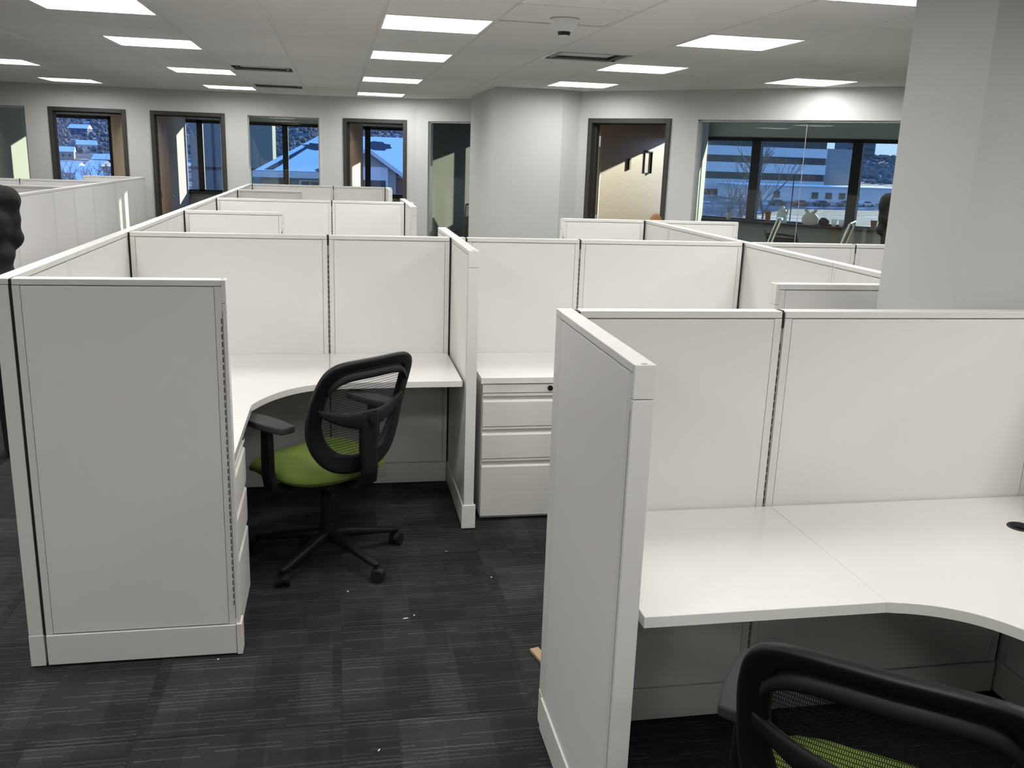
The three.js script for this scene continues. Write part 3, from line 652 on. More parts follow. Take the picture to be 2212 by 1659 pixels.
  const rings = loop.map(([u, v, a], i) => {
    const [pu, pv] = loop[(i + NL - 1) % NL], [nu, nv] = loop[(i + 1) % NL];
    const tan = P(nu, nv).sub(P(pu, pv)).normalize(), n = nrm(u, v), ins = n.clone().cross(tan).normalize();
    const low = Math.max(0, -Math.sin(a)), sideways = Math.abs(Math.cos(a));
    const w = 0.019 + 0.017 * low + 0.014 * sideways;
    const c = P(u, v).add(ins.clone().multiplyScalar(w));
    return { p: c, a: w, b: 0.013 + 0.005 * low, u: ins, v: n, sq: 0.55 };
  });
  mesh('back_frame', sweep(rings, true, 14), M.black, t);
  // solid upper band with a roll below the top edge
  {
    const rr = [], band = [];
    for (let i = 0; i <= 24; i++) {
      const q = i / 24, u = (q - 0.5) * 2 * 0.205, v = 0.892 - 0.05 * Math.pow(Math.abs(q - 0.5) * 2, 6), n = nrm(u, v), p = P(u, v).add(n.clone().multiplyScalar(0.012));
      rr.push({ p, a: 0.017, b: 0.015, u: V(0, 1, 0), v: n, sq: 1 });
      band.push({ p: P(u, v + 0.018), a: 0.03, b: 0.006, u: V(0, 1, 0), v: n, sq: 0.6 });
    }
    mesh('upper_band', sweep(band, false, 12), M.black, t); mesh('upper_roll', sweep(rr, false, 14), M.black, t);
  }
  // netting
  {
    const K = 10, pos = [], uv = [], idx = [];
    for (let j = 0; j <= K; j++) for (let i = 0; i <= NL; i++) {
      const [u, v] = loop[i % NL], f = 0.93 * j / K, uu = u * f, vv = vm + (v - vm) * f, p = P(uu, vv);
      pos.push(p.x, p.y, p.z - 0.004); uv.push(uu / 0.032, vv / 0.046);
    }
    for (let j = 0; j < K; j++) for (let i = 0; i < NL; i++) { const a = j * (NL + 1) + i, b = a + 1, c = a + NL + 1, d = c + 1; idx.push(a, c, b, b, c, d); }
    const g = new THREE.BufferGeometry(); g.setAttribute('position', new THREE.Float32BufferAttribute(pos, 3)); g.setAttribute('uv', new THREE.Float32BufferAttribute(uv, 2)); g.setIndex(idx); g.computeVertexNormals();
    mesh('netting', g, M.netting, t, 'black see-through net');
  }
  // yoke: two arms from the spine to the sides of the frame, spine down to the mechanism
  {
    const Y = V(0, 1, 0), X = V(1, 0, 0), parts = [];
    for (const s of [-1, 1]) {
      const rr = [];
      for (let i = 0; i <= 14; i++) {
        const q = i / 14, u = s * 0.222 * q, v = 0.70 + 0.055 * Math.pow(q, 2.2), off = 0.05 * (1 - q) + 0.012;
        const n = nrm(u, v); rr.push({ p: P(u, v).add(n.clone().multiplyScalar(off)), a: 0.028 * (1 - q) + 0.014, b: 0.010, u: Y, v: n, sq: 0.8 });
      }
      parts.push(sweep(rr, false, 12));
    }
    const spine = [[0.725, 0.05, 0.04, 0.014], [0.66, 0.055, 0.046, 0.018], [0.56, 0.055, 0.042, 0.02], [0.48, 0.06, 0.038, 0.02], [0.42, 0.055, 0.036, 0.018], [0.385, 0.02, 0.036, 0.016], [0.372, -0.06, 0.036, 0.014], [0.375, -0.12, 0.036, 0.014]].map(([y, dz, a, b]) => ({ p: V(0, y, depth(0, Math.max(v0, y)) + dz), a, b, u: X, v: y < 0.39 ? Y : V(0, 0, 1), sq: 0.6 }));
    parts.push(sweep(spine, false, 14));
    mesh('back_yoke', parts, M.black, t);
    mesh('tension_knob', new THREE.CylinderGeometry(0.019, 0.022, 0.016, 24).rotateX(Math.PI / 2).translate(0, 0.70, depth(0, 0.7) + 0.072), M.blackSoft, t);
    mesh('lower_lip', sweep(Array.from({ length: 17 }, (_, i) => { const q = i / 16, u = (q - 0.5) * 0.27, v = 0.545 - 0.03 * Math.cos((q - 0.5) * Math.PI), n = nrm(u, v); return { p: P(u, v).add(n.clone().multiplyScalar(0.008)), a: 0.018, b: 0.012, u: Y, v: n, sq: 1 }; }), false, 12), M.black, t);
  }
  return t;
}
taskChair('black mesh-back task chair with lime green seat at the curved worktop', -0.06, -3.77, 41 * D2R, (52 + 41) * D2R);
taskChair('black mesh-back task chair with green seat in the nearest cubicle', 1.05, -1.40, -38.5 * D2R, 0.3);

// ---------------------------------------------------------------- meeting room behind the angled glass
function cup(label, s, d, y, r, h, mat, group) {
  const [x, z] = onC(s, d);
  const t = thing('cup', label, 'cup', [x, y, z], 0, group);
  mesh('wall', new THREE.LatheGeometry([[0.0, 0.002], [r * 0.72, 0.0], [r * 0.98, h - 0.004], [r * 1.05, h - 0.002], [r * 1.05, h], [r * 0.95, h], [r * 0.68, 0.006], [0, 0.006]].map(([a, b]) => new THREE.Vector2(a, b)), 24), mat, t);
}
const paperW = std(0.75, 0.75, 0.73, 0.8), kraft = std(0.42, 0.22, 0.08, 0.8), plastic = phys(0.9, 0.92, 0.93, 0.15, { transmission: 0.7, thickness: 0 });
const SILL = 0.9605;
cup('white paper cup on the window ledge at the left end', 0.14, 3.9, SILL, 0.037, 0.09, paperW);
cup('tall brown paper cup on the ledge beside the white jug', 0.73, 3.9, SILL, 0.045, 0.15, kraft);
cup('short brown paper cup on the ledge by the white coat', 2.18, 3.9, SILL, 0.045, 0.115, kraft);
cup('clear plastic cup on the ledge by the black bag', 1.66, 3.9, SILL, 0.038, 0.1, plastic, 'clear cups on the ledge');
cup('clear plastic cup on the ledge by the black bag', 1.76, 3.9, SILL, 0.038, 0.1, plastic, 'clear cups on the ledge');
{
  const [x, z] = onC(0.935, 3.89), t = thing('milk_jug', 'white plastic gallon jug on the window ledge', 'jug', [x, SILL, z], turnC);
  mesh('body', new THREE.LatheGeometry([[0, 0], [0.068, 0], [0.072, 0.01], [0.072, 0.1], [0.069, 0.13], [0.055, 0.17], [0.032, 0.2], [0.019, 0.212], [0.018, 0.222], [0, 0.222]].map(([a, b]) => new THREE.Vector2(a, b)), 24), phys(0.8, 0.85, 0.84, 0.4, { transmission: 0.25, thickness: 0 }), t);
  mesh('handle', tube([[0.03, 0.2, 0], [0.062, 0.19, 0], [0.07, 0.15, 0], [0.062, 0.12, 0]], 0.011), paperW, t);
  mesh('cap', cyl(0.021, 0.021, 0.018, 0, 0.229, 0), paperW, t);
}
{
  const [x, z] = onC(1.33, 3.89), t = thing('plastic_bag', 'knotted white plastic bag with two ear-like handles on the ledge', 'bag', [x, SILL, z], turnC);
  const g = new THREE.IcosahedronGeometry(0.1, 5), p = g.attributes.position;
  for (let i = 0; i < p.count; i++) { const v = V(p.getX(i), p.getY(i), p.getZ(i)), k = 1 + 0.16 * (vnoise(v.x * 26 + 5, v.y * 26 + v.z * 31, 3) - 0.5); p.setXYZ(i, v.x * k * 1.12, Math.max(-0.075, v.y * k * 0.95) + 0.075, v.z * k * 0.75); }
  g.computeVertexNormals(); mesh('body', g, phys(0.8, 0.78, 0.74, 0.5, { transmission: 0.2, thickness: 0 }), t);
  for (const s of [-1, 1]) mesh('handle', sweep([[0.02, 0.15, 0.02, 0.012], [0.05, 0.18, 0.024, 0.008], [0.075, 0.205, 0.02, 0.005], [0.085, 0.215, 0.006, 0.003]].map(([a, y, w, d]) => ({ p: V(s * a, y, 0), a: w, b: d, u: V(0.7, -0.7 * s, 0).normalize(), v: V(0, 0, 1) })), false, 10), paperW, t);
}
{
  const [x, z] = onC(1.515, 3.9), t = thing('black_pouch', 'small black bag slumped on the ledge next to the plastic bag', 'bag', [x, SILL, z], turnC);
  const g = new THREE.IcosahedronGeometry(0.07, 4), p = g.attributes.position;
  for (let i = 0; i < p.count; i++) { const k = 1 + 0.25 * (vnoise(p.getX(i) * 40, p.getY(i) * 40 + p.getZ(i) * 30, 8) - 0.5); p.setXYZ(i, p.getX(i) * k * 1.1, Math.max(-0.045, p.getY(i) * k * 0.8) + 0.045, p.getZ(i) * k * 0.7); }
  g.computeVertexNormals(); mesh('body', g, M.cloth, t); mesh('strap', tube([[-0.05, 0.06, 0], [-0.03, 0.1, 0.01], [0.03, 0.1, 0], [0.05, 0.06, 0]], 0.006), M.cloth, t);
}
// chairs with chrome side frames
const greyNet = std(0.12, 0.125, 0.12, 0.8, { transparent: true, opacity: 0.75, side: THREE.DoubleSide });
function meetingChair(label, x, z, turn, o = {}) {
  const t = thing('meeting_chair', label, 'chair', [x, 0, z], turn, o.group), top = o.top ?? 1.16;
  mesh('seat', box(0.48, 0.06, 0.46, 0, 0.45, 0, 0.025), M.cloth, t);
  const lean = (y) => 0.2 + 0.16 * Math.pow(Math.max(0, (y - 0.48) / (top - 0.48)), 1.4);
  const K = 10, pos = [], idx = [];
  for (let i = 0; i <= K; i++) for (const s of [-1, -0.4, 0.4, 1]) { const y = 0.52 + (top - 0.54) * i / K; pos.push(s * 0.215, y, lean(y) + 0.03 * (1 - s * s)); }
  for (let i = 0; i < K; i++) for (let j = 0; j < 3; j++) { const a = i * 4 + j; idx.push(a, a + 1, a + 4, a + 1, a + 5, a + 4); }
  const g = new THREE.BufferGeometry(); g.setAttribute('position', new THREE.Float32BufferAttribute(pos, 3)); g.setIndex(idx); g.computeVertexNormals();
  mesh('back_sheet', g, o.net ?? M.cloth, t);
  for (const s of [-1, 1]) {
    mesh('side_frame', tube([[s * 0.235, 0.44, -0.2], [s * 0.235, 0.43, 0.1], [s * 0.235, 0.5, 0.2], ...[0.62, 0.8, 0.98, top].map((y) => [s * 0.225, y, lean(y)])], 0.013, 32), M.chrome, t, 'chrome side frame');
    mesh('arm', [tube([[s * 0.25, 0.42, 0.06], [s * 0.29, 0.5, 0.06], [s * 0.29, 0.64, 0.04]], 0.011), box(0.05, 0.025, 0.24, s * 0.29, 0.655, 0, 0.01)], M.black, t);
  }
  mesh('back_rail', [tube([[-0.225, top, lean(top)], [0, top + 0.012, lean(top) + 0.02], [0.225, top, lean(top)]], 0.014)], o.rail ?? M.chrome, t);
  if (o.head) mesh('headrest', [tube([[-0.14, top + 0.05, lean(top)], [-0.16, top + 0.2, lean(top) + 0.02], [0, top + 0.215, lean(top) + 0.03], [0.16, top + 0.2, lean(top) + 0.02], [0.14, top + 0.05, lean(top)], [0, top + 0.045, lean(top) + 0.01], [-0.14, top + 0.05, lean(top)]], 0.013, 48), tube([[-0.1, top + 0.06, lean(top) + 0.01], [0.1, top + 0.2, lean(top) + 0.02]], 0.008), tube([[0.1, top + 0.06, lean(top) + 0.01], [-0.1, top + 0.2, lean(top) + 0.02]], 0.008), tube([[0, top - 0.2, lean(top) + 0.02], [0, top + 0.05, lean(top)]], 0.02)], M.black, t, 'open black headrest with crossed bars');
  mesh('pedestal', [cyl(0.03, 0.03, 0.34, 0, 0.25, 0)], M.chrome, t);
  for (let k = 0; k < 5; k++) { const a = k * 72 * D2R; mesh('base_leg', sweep([[0.02, 0.1, 0.024, 0.02], [0.3, 0.075, 0.016, 0.012]].map(([r, y, w, h]) => ({ p: V(Math.cos(a) * r, y, Math.sin(a) * r), a: w, b: h, u: V(-Math.sin(a), 0, Math.cos(a)), v: V(0, 1, 0) })), false, 8), M.chrome, t); mesh('caster', new THREE.CylinderGeometry(0.03, 0.03, 0.04, 16).rotateZ(Math.PI / 2).rotateY(a).translate(Math.cos(a) * 0.29, 0.03, Math.sin(a) * 0.29), M.black, t); }
  return t;
}
{
  let [x, z] = onC(1.5, 1.25); meetingChair('grey mesh meeting chair with chrome frame by the white paper cup', x, z, turnC + 2.0, { net: greyNet, top: 1.15 });
  [x, z] = onC(2.3, 1.25); meetingChair('black meeting chair with bright chrome edge below the plastic bag', x, z, turnC + 1.75, { top: 1.17 });
  [x, z] = onC(1.75, 2.35); meetingChair('low black-backed chair between the other meeting chairs', x, z, turnC - 0.3, { top: 0.93, rail: M.black });
  [x, z] = onC(2.98, 1.5); const c = meetingChair('meeting chair with a pale coat over its back beside the column', x, z, turnC + 1.9, { top: 1.10 });
  [x, z] = onC(2.98, 1.5);
  const co = thing('coat', 'pale coat hung over the meeting chair by the short brown cup', 'coat', [x, 0, z], turnC + 1.9);
  mesh('cloth', [box(0.42, 0.3, 0.05, 0, 0.98, 0.39, 0.02), box(0.42, 0.06, 0.14, 0, 1.125, 0.345, 0.025)], std(0.55, 0.56, 0.52, 0.9), co);
}
// chairs in the dark room behind the narrow glass
meetingChair('black mesh chair with chrome arms behind the narrow glass', 1.97, -13.55, 0.15, { net: std(0.06, 0.06, 0.055, 0.8, { transparent: true, opacity: 0.6, side: THREE.DoubleSide }), top: 1.05, rail: M.black, head: false });
meetingChair('black chair with crossed-bar headrest behind the narrow glass', 2.28, -14.5, 0.1, { top: 0.98, rail: M.black, head: true });

// brown top peeking over the panel in front of the wood-panelled doorway
{
  const t = thing('brown_bag', 'brown rounded bag top peeking over the panel before the doorway', 'bag', [2.46, 0, -6.95]);
  const g = new THREE.SphereGeometry(0.09, 28, 18), p = g.attributes.position;
  for (let i = 0; i < p.count; i++) { const k = 1 + 0.12 * (vnoise(p.getX(i) * 30 + 9, p.getY(i) * 30 + p.getZ(i) * 22, 5) - 0.5); p.setXYZ(i, p.getX(i) * k, p.getY(i) * k * 3.6 + 1.01, p.getZ(i) * k * 0.8); }
  g.computeVertexNormals(); mesh('body', g, std(0.24, 0.11, 0.04, 0.8), t);
  const s = thing('side_stool', 'white storage block under the brown bag behind the panel', 'stool', [2.46, 0, -6.95]);
  mesh('seat', box(0.36, 0.06, 0.36, 0, 0.655, 0, 0.01), M.trim, s); for (const [a, b] of [[-1, -1], [1, -1], [-1, 1], [1, 1]]) mesh('leg', box(0.03, 0.63, 0.03, a * 0.15, 0.315, b * 0.15), M.trim, s);
}
// bits lying on the carpet
{
  const wood = thing('cardboard_scrap', 'small tan cardboard strip on the carpet beside the near corner post', 'scrap', [0.69, 0, -2.85], 0.25);
  mesh('strip', box(0.035, 0.012, 0.10, 0, 0.006, 0, 0.002), std(0.42, 0.3, 0.17, 0.8), wood);
  const bits = [[0.235, -3.19, 0.022, 0.006, 0.1], [0.27, -3.21, 0.008, 0.006, 0.7], [0.02, -3.44, 0.008, 0.007, 0.3], [0.62, -3.5, 0.007, 0.007, 1], [0.46, -3.78, 0.007, 0.006, 0.2], [-0.43, -2.98, 0.007, 0.006, 0.4], [-1.35, -2.72, 0.022, 0.012, 0.5], [-1.2, -2.74, 0.014, 0.01, 1.1], [0.1, -2.4, 0.012, 0.004, 0.9], [-1.62, -3.75, 0.012, 0.008, 0.4]];
  for (const [x, z, w, d, r] of bits) {
    const s = new THREE.Shape([[-0.5, -0.4], [0.1, -0.5], [0.5, -0.2], [0.4, 0.45], [-0.2, 0.5]].map(([a, b]) => new THREE.Vector2(a * w, b * d)));
    const m = single('paper_scrap', 'tiny white paper scrap on the dark carpet', 'scrap', new THREE.ExtrudeGeometry(s, { depth: 0.0015, bevelEnabled: false }).rotateX(-Math.PI / 2), paperW, 'paper scraps on the carpet');
    m.position.set(x, 0.0004, z); m.rotation.y = r;
  }
}

// ---------------------------------------------------------------- people
function person(label, pos, turn, o) {
  const t = thing('person', label, 'person', pos, turn);
  const J = (x, y, z) => V(x, y, z), caps = [];
  const add = (a, b, ra, rb) => caps.push([a, b, ra, rb]);
  const k = o.height / 1.78;
  // legs, pelvis, torso (facing -z, seen from +z)
  for (const s of [-1, 1]) {
    add(J(s * 0.09, 0.92, 0), J(s * 0.1, 0.5, -0.015), 0.088, 0.062); add(J(s * 0.1, 0.5, -0.015), J(s * 0.105, 0.09, 0.02), 0.06, 0.042);
    add(J(s * 0.105, 0.045, 0.03), J(s * 0.12, 0.035, -0.15), 0.04, 0.034);
    add(J(s * 0.195, 1.42, 0), J(s * 0.205, 1.2, o.elbow ?? 0.04), 0.064, 0.046);                                  // upper arm
    add(J(s * 0.205, 1.2, o.elbow ?? 0.04), J(s * 0.11, 1.12, -0.2), 0.045, 0.034);                              // forearm bent forward
    const wx = s * 0.11, wy = 1.12, wz = -0.2;
    add(J(wx, wy, wz), J(wx - s * 0.02, wy - 0.005, wz - 0.08), 0.032, 0.03);
    for (let f = 0; f < 4; f++) add(J(wx - s * 0.02 + (f - 1.5) * 0.018, wy + 0.004, wz - 0.08), J(wx - s * 0.025 + (f - 1.5) * 0.018, wy - 0.02, wz - 0.145 - (f === 1 || f === 2 ? 0.012 : 0)), 0.0105, 0.009);
    add(J(wx - s * 0.045, wy + 0.005, wz - 0.03), J(wx - s * 0.07, wy, wz - 0.085), 0.012, 0.01);
  }
  add(J(-0.105, 0.96, 0), J(0.105, 0.96, 0), 0.122, 0.122); add(J(-0.1, 1.12, -0.01), J(0.1, 1.12, -0.01), 0.112, 0.112); add(J(0, 1.0, 0), J(0, 1.2, 0.005), 0.14, 0.135); add(J(-0.09, 1.3, 0.0), J(0.09, 1.3, 0.0), 0.125, 0.125); add(J(-0.13, 1.42, 0), J(0.13, 1.42, 0), 0.078, 0.078);
  add(J(0, 1.45, 0), J(0, 1.56, -0.01), 0.06, 0.055);
  add(J(0, 1.62, -0.03), J(0, 1.69, -0.005), 0.078, 0.092); add(J(0, 1.6, -0.085), J(0, 1.63, -0.09), 0.03, 0.03);      // head, jaw
  add(J(0, 1.645, -0.105), J(0, 1.66, -0.1), 0.014, 0.01);                                                             // nose
  for (const s of [-1, 1]) add(J(s * 0.088, 1.64, 0), J(s * 0.092, 1.67, 0.005), 0.014, 0.014);                        // ears
  const dist = (p) => {
    let d = 1e9;
    for (const [a, b, ra, rb] of caps) {
      const abx = b.x - a.x, aby = b.y - a.y, abz = b.z - a.z, px = p.x - a.x, py = p.y - a.y, pz = p.z - a.z;
      const h = Math.max(0, Math.min(1, (px * abx + py * aby + pz * abz) / (abx * abx + aby * aby + abz * abz + 1e-9)));
      const r = ra + (rb - ra) * h, q = Math.hypot(px - abx * h, py - aby * h, pz - abz * h) - r, kk = Math.min(0.03, r * 0.8);
      const w = Math.max(kk - Math.abs(d - q), 0) / kk; d = Math.min(d, q) - w * w * kk * 0.25;
    }
    const fold = p.y < 1.45 && p.y > 0.95 ? 0.006 * Math.sin(p.y * 46 + p.x * 9) * Math.sin(p.y * 21 + 1) : 0;
    return d - fold;
  };
  const pos2 = [], nor = [], col = [];
  const part = (c, hs, res) => {
    const mc = new MarchingCubes(res, M.cloth, false, false, 90000); mc.isolation = 0;
    const half = res / 2;
    for (let z = 0; z < res; z++) for (let y = 0; y < res; y++) for (let x = 0; x < res; x++)
      mc.field[x + y * res + z * res * res] = -dist(V(c.x + (x - half) / half * hs, c.y + (y - half) / half * hs, c.z + (z - half) / half * hs));
    mc.update();
    for (let i = 0; i < mc.count; i++) {
      const p = V(mc.positionArray[3 * i] * hs + c.x, mc.positionArray[3 * i + 1] * hs + c.y, mc.positionArray[3 * i + 2] * hs + c.z);
      pos2.push(p.x * k, p.y * k, p.z * k);
      const skin = p.y > 1.505 || (p.z < -0.2 && p.y > 1.0 && p.y < 1.16), c3 = skin ? [0.45, 0.27, 0.2] : p.y < 0.98 ? [0.012, 0.012, 0.013] : [0.009, 0.009, 0.009];
      col.push(...c3);
    }
  };
  part(V(0, 0.9, -0.02), 0.92, 120);
  const g = new THREE.BufferGeometry(); g.setAttribute('position', new THREE.Float32BufferAttribute(pos2, 3)); g.setAttribute('color', new THREE.Float32BufferAttribute(col, 3));
  const gm = mergeVertices(g, 1e-4); gm.computeVertexNormals();
  mesh('body', gm, new THREE.MeshStandardMaterial({ color: 0xffffff, vertexColors: true, roughness: 0.92 }), t);
  const hr = new THREE.SphereGeometry(0.108, 28, 18, 0, Math.PI * 2, 0, Math.PI * 0.62).rotateX(0.45).scale(0.93, 1.0, 1.02).translate(0, 1.675, 0.0).scale(k, k, k);
  mesh('hair', hr, M.hair, t, 'short dark hair');
  return t;
}
person('person in black shirt and trousers seen from behind in the left aisle', [-1.92, 0, -5.3], 0.344, { height: 1.79, elbow: -0.05 });
person('person in black standing behind the white column, only an arm showing', [4.66, 0, -6.9], -0.59, { height: 1.85, elbow: -0.02 });

// ---------------------------------------------------------------- outdoors
{
  // ground: flat snow and car park, a wooded hill beyond
  const nx = 90, nz = 90, pos = [], uv = [], idx = [];
  const ground = (x, z) => { const d = -z, a = Math.max(0, Math.min(1, (d - 170) / 520)), r = a * a * (3 - 2 * a); return -9 + r * (24 + 7 * Math.sin(x / 190 + 2.4) + 5 * vnoise(x / 60, z / 60, 3)) + (d > 60 ? 0.8 * (vnoise(x / 14, z / 14, 5) - 0.5) * a * 3 : 0); };
  for (let j = 0; j <= nz; j++) for (let i = 0; i <= nx; i++) {
    const z = -18 - 900 * Math.pow(j / nz, 1.6), x = (i / nx - 0.5) * (260 + 1300 * (j / nz));
    pos.push(x, ground(x, z), z); uv.push(x / 260, z / 260);
  }
  for (let j = 0; j < nz; j++) for (let i = 0; i < nx; i++) { const a = j * (nx + 1) + i, b = a + 1, c = a + nx + 1, d = c + 1; idx.push(a, b, c, b, d, c); }
  const g = new THREE.BufferGeometry(); g.setAttribute('position', new THREE.Float32BufferAttribute(pos, 3)); g.setAttribute('uv', new THREE.Float32BufferAttribute(uv, 2)); g.setIndex(idx); g.computeVertexNormals();
  const land = mesh('ground', g, M.hill, scene); land.userData = { kind: 'structure', label: 'snow-patched ground and wooded hillside outside' };

  // distant woodland
  const dummy = new THREE.Object3D(), wood = new THREE.InstancedMesh(new THREE.IcosahedronGeometry(1, 1), std(0.15, 0.14, 0.145, 1), 22000);
  for (let i = 0; i < 22000; i++) {
    const z = -330 - rnd() * 420, x = (rnd() - 0.5) * 2.0 * -z, s = 0.45 + rnd() * 0.8;
    dummy.position.set(x, ground(x, z) + s * 0.5, z); dummy.scale.set(s, s * (0.8 + rnd() * 0.5), s); dummy.rotation.set(rnd(), rnd() * 6, rnd()); dummy.updateMatrix(); wood.setMatrixAt(i, dummy.matrix);
  }
  wood.name = 'woodland'; wood.userData = { kind: 'stuff', label: 'bare brown woodland on the far hillside', category: 'trees' }; scene.add(wood);

  // houses on the hillside, seen through the first two doorways
  const houseMats = [std(0.34, 0.32, 0.29, 0.9), std(0.5, 0.5, 0.5, 0.9), std(0.2, 0.12, 0.1, 0.9), std(0.14, 0.17, 0.24, 0.9)];
  const houses = [[-0.268, -310], [-0.245, -340], [-0.225, -290], [-0.235, -265], [-0.262, -250], [-0.252, -225], [-0.128, -300], [-0.118, -260], [-0.108, -330], [-0.104, -240], [-0.135, -350], [-0.098, -290], [-0.238, -205], [-0.115, -205], [-0.12, -400], [-0.25, -400]];
  houses.forEach(([q, z], n) => {
    const x = q * -z, w = 8 + hash(n, 3) * 5, d = 7, h = 3.6 + hash(n, 5) * 2, sc = 0.62, t = thing('hill_house', 'small snow-roofed house on the hillside beyond the doorways', 'house', [x, ground(x, z) - 0.3, z], (hash(n, 7) - 0.5) * 1.2, 'houses on the hillside'); t.scale.setScalar(sc);
    mesh('wall', span(-w / 2, w / 2, 0, h, -d / 2, d / 2), houseMats[n % 4], t);
    const s = new THREE.Shape([[-d / 2 - 0.5, h - 0.1], [d / 2 + 0.5, h - 0.1], [0, h + 2.4]].map(([a, b]) => new THREE.Vector2(a, b)));
    mesh('roof', new THREE.ExtrudeGeometry(s, { depth: w + 0.8, bevelEnabled: false }).rotateY(Math.PI / 2).translate(-w / 2 - 0.4, 0, 0), M.snow, t);
    for (const a of [-0.3, 0.05, 0.33]) mesh('window', box(1.1, 1.3, 0.1, a * w, h * 0.55, d / 2), M.dglass, t);
  });

  // bare trees
  function bareTree(label, x, y, z, hgt, spread, n) {
    const t = thing('bare_tree', label, 'tree', [x, y, z]), parts = [], Y = V(0, 1, 0);
    const limb = (p, dir, len, r, lvl) => {
      const q = p.clone().addScaledVector(dir, len), m = new THREE.Matrix4().compose(p.clone().add(q).multiplyScalar(0.5), new THREE.Quaternion().setFromUnitVectors(Y, dir), V(1, 1, 1));
      parts.push(new THREE.CylinderGeometry(r * 0.66, r, len, lvl < 2 ? 7 : 4, 1, true).applyMatrix4(m));
      if (lvl >= 4) return;
      const kids = lvl === 0 ? n : 3;
      for (let i = 0; i < kids; i++) { const a = rnd() * 6.28, s = spread * (0.7 + 0.6 * rnd()), nd = dir.clone().add(V(Math.cos(a) * s, 0.15, Math.sin(a) * s)).normalize(); limb(p.clone().addScaledVector(dir, len * (0.75 + 0.25 * rnd())), nd, len * (0.62 + 0.2 * rnd()), r * 0.58, lvl + 1); }
    };
    limb(V(0, 0, 0), V(0.03, 1, 0).normalize(), hgt * 0.3, hgt * 0.012, 0);
    mesh('branches', parts, M.bark, t);
  }
  bareTree('bare branching tree outside the first doorway', -22.2, -9, -92, 12.5, 0.7, 5);
  bareTree('bare tree outside the second doorway', -9.6, -9, -90, 10, 0.6, 4);
  bareTree('bare tree in front of the striped office block, left of the white jug', 31.5, -9, -70, 13, 0.55, 5);
  bareTree('bare tree rising before the low white building', 54, -9, -112, 17, 0.5, 5);
  bareTree('bare tree outside the meeting room beside the dark mullion', 27.5, -9, -64, 10.5, 0.6, 5);

  // big snow-roofed house opposite the middle windows
  {
    const t = thing('snowy_house', 'large house with a snow-covered hipped roof opposite the middle windows', 'house', [0, -9, -110]), o = 9;
    const Ye = o - 0.7, Yr = o + 3.57;
    const tri = (list) => { const g = new THREE.BufferGeometry(); g.setAttribute('position', new THREE.Float32BufferAttribute(list.flat(2), 3)); g.computeVertexNormals(); return g; };
    const quad = (a, b, c, d) => [[a, b, c], [a, c, d]];
    const A = [-9.3, Ye, 0], B = [16, Ye, 0], R1 = [-2, Yr, -8], R2 = [16, Yr, -8], Cc = [-9.3, Ye, -16], Dd = [16, Ye, -16];
    mesh('roof', tri([...quad(A, B, R2, R1), [A, R1, Cc], ...quad(Cc, R1, R2, Dd), ...quad(A, Cc, Dd, B)]), M.snow, t, 'snow-covered roof');
    mesh('gutter', [span(-9.5, 16, Ye - 0.75, Ye - 0.05, -0.5, 0.25)], M.fascia, t);
    mesh('wall', span(-8.6, 15, 0, Ye - 0.1, -15, -0.9), M.siding, t);
    mesh('brick_pier', [span(-6.6, -5.4, 0, Ye - 0.2, -0.92, -0.7)], M.brick, t);
    for (const [x0, x1] of [[-4.1, -2.15]]) { mesh('window_frame', span(x0 - 0.3, x1 + 0.3, Ye - 2.6, Ye - 0.95, -0.95, -0.8), M.fascia, t); for (const [a, b] of [[x0, (x0 + x1) / 2 - 0.06], [(x0 + x1) / 2 + 0.06, x1]]) mesh('window_pane', span(a, b, Ye - 2.6, Ye - 1.15, -0.9, -0.75), M.dglass, t); }
    // bare shingle where the snow has slid off: along the hip and in two patches
    const on = (x, k) => [x, Ye + (Yr - Ye) * k + 0.03, -8 * k + 0.02];
    mesh('bare_shingle', tri([...quad(on(-8.2, 0.02), on(-7.2, 0.02), on(-3.4, 0.62), on(-3.9, 0.62))]), M.snowDark, t);
    const blob = (cx, ck, rx, rk, s) => { const l = [], P = (i) => { const a = i / 18 * 6.283, w = 0.75 + 0.45 * hash(i % 18, s); return on(cx + Math.cos(a) * rx * w, ck + Math.sin(a) * rk * w); }; for (let i = 0; i < 18; i++) l.push([on(cx, ck), P(i), P(i + 1)]); return tri(l); };
    mesh('bare_shingle', blob(-2.2, 0.66, 1.9, 0.1, 4), M.snowDark, t); mesh('bare_shingle', blob(4.7, 0.74, 1.7, 0.13, 9), M.snowDark, t); mesh('bare_shingle', blob(-1.9, 0.04, 0.7, 0.05, 11), M.snowDark, t);
    // gabled front
    const gy = Ye, ap = o + 2.25, gx0 = -0.2, gx1 = 6.7, gm = 3.25, gf = 3.6;
    mesh('gable_wall', new THREE.ExtrudeGeometry(new THREE.Shape([[gx0 + 0.3, 0], [gx1 - 0.2, 0], [gx1 - 0.2, gy + 0.3], [gm, ap - 0.25], [gx0 + 0.3, gy + 0.3]].map(([a, b]) => new THREE.Vector2(a, b))), { depth: gf, bevelEnabled: false }), M.siding, t);
    const L = [gx0 - 0.7, gy - 0.1], R = [gx1 + 1.0, gy - 0.1];
    mesh('gable_roof', tri([...quad([gm, ap, gf + 0.5], [R[0], R[1], gf + 0.5], [R[0], R[1], -1], [gm, ap, -6]), ...quad([gm, ap, gf + 0.5], [gm, ap, -6], [L[0], L[1], -1], [L[0], L[1], gf + 0.5])]), M.snow, t);
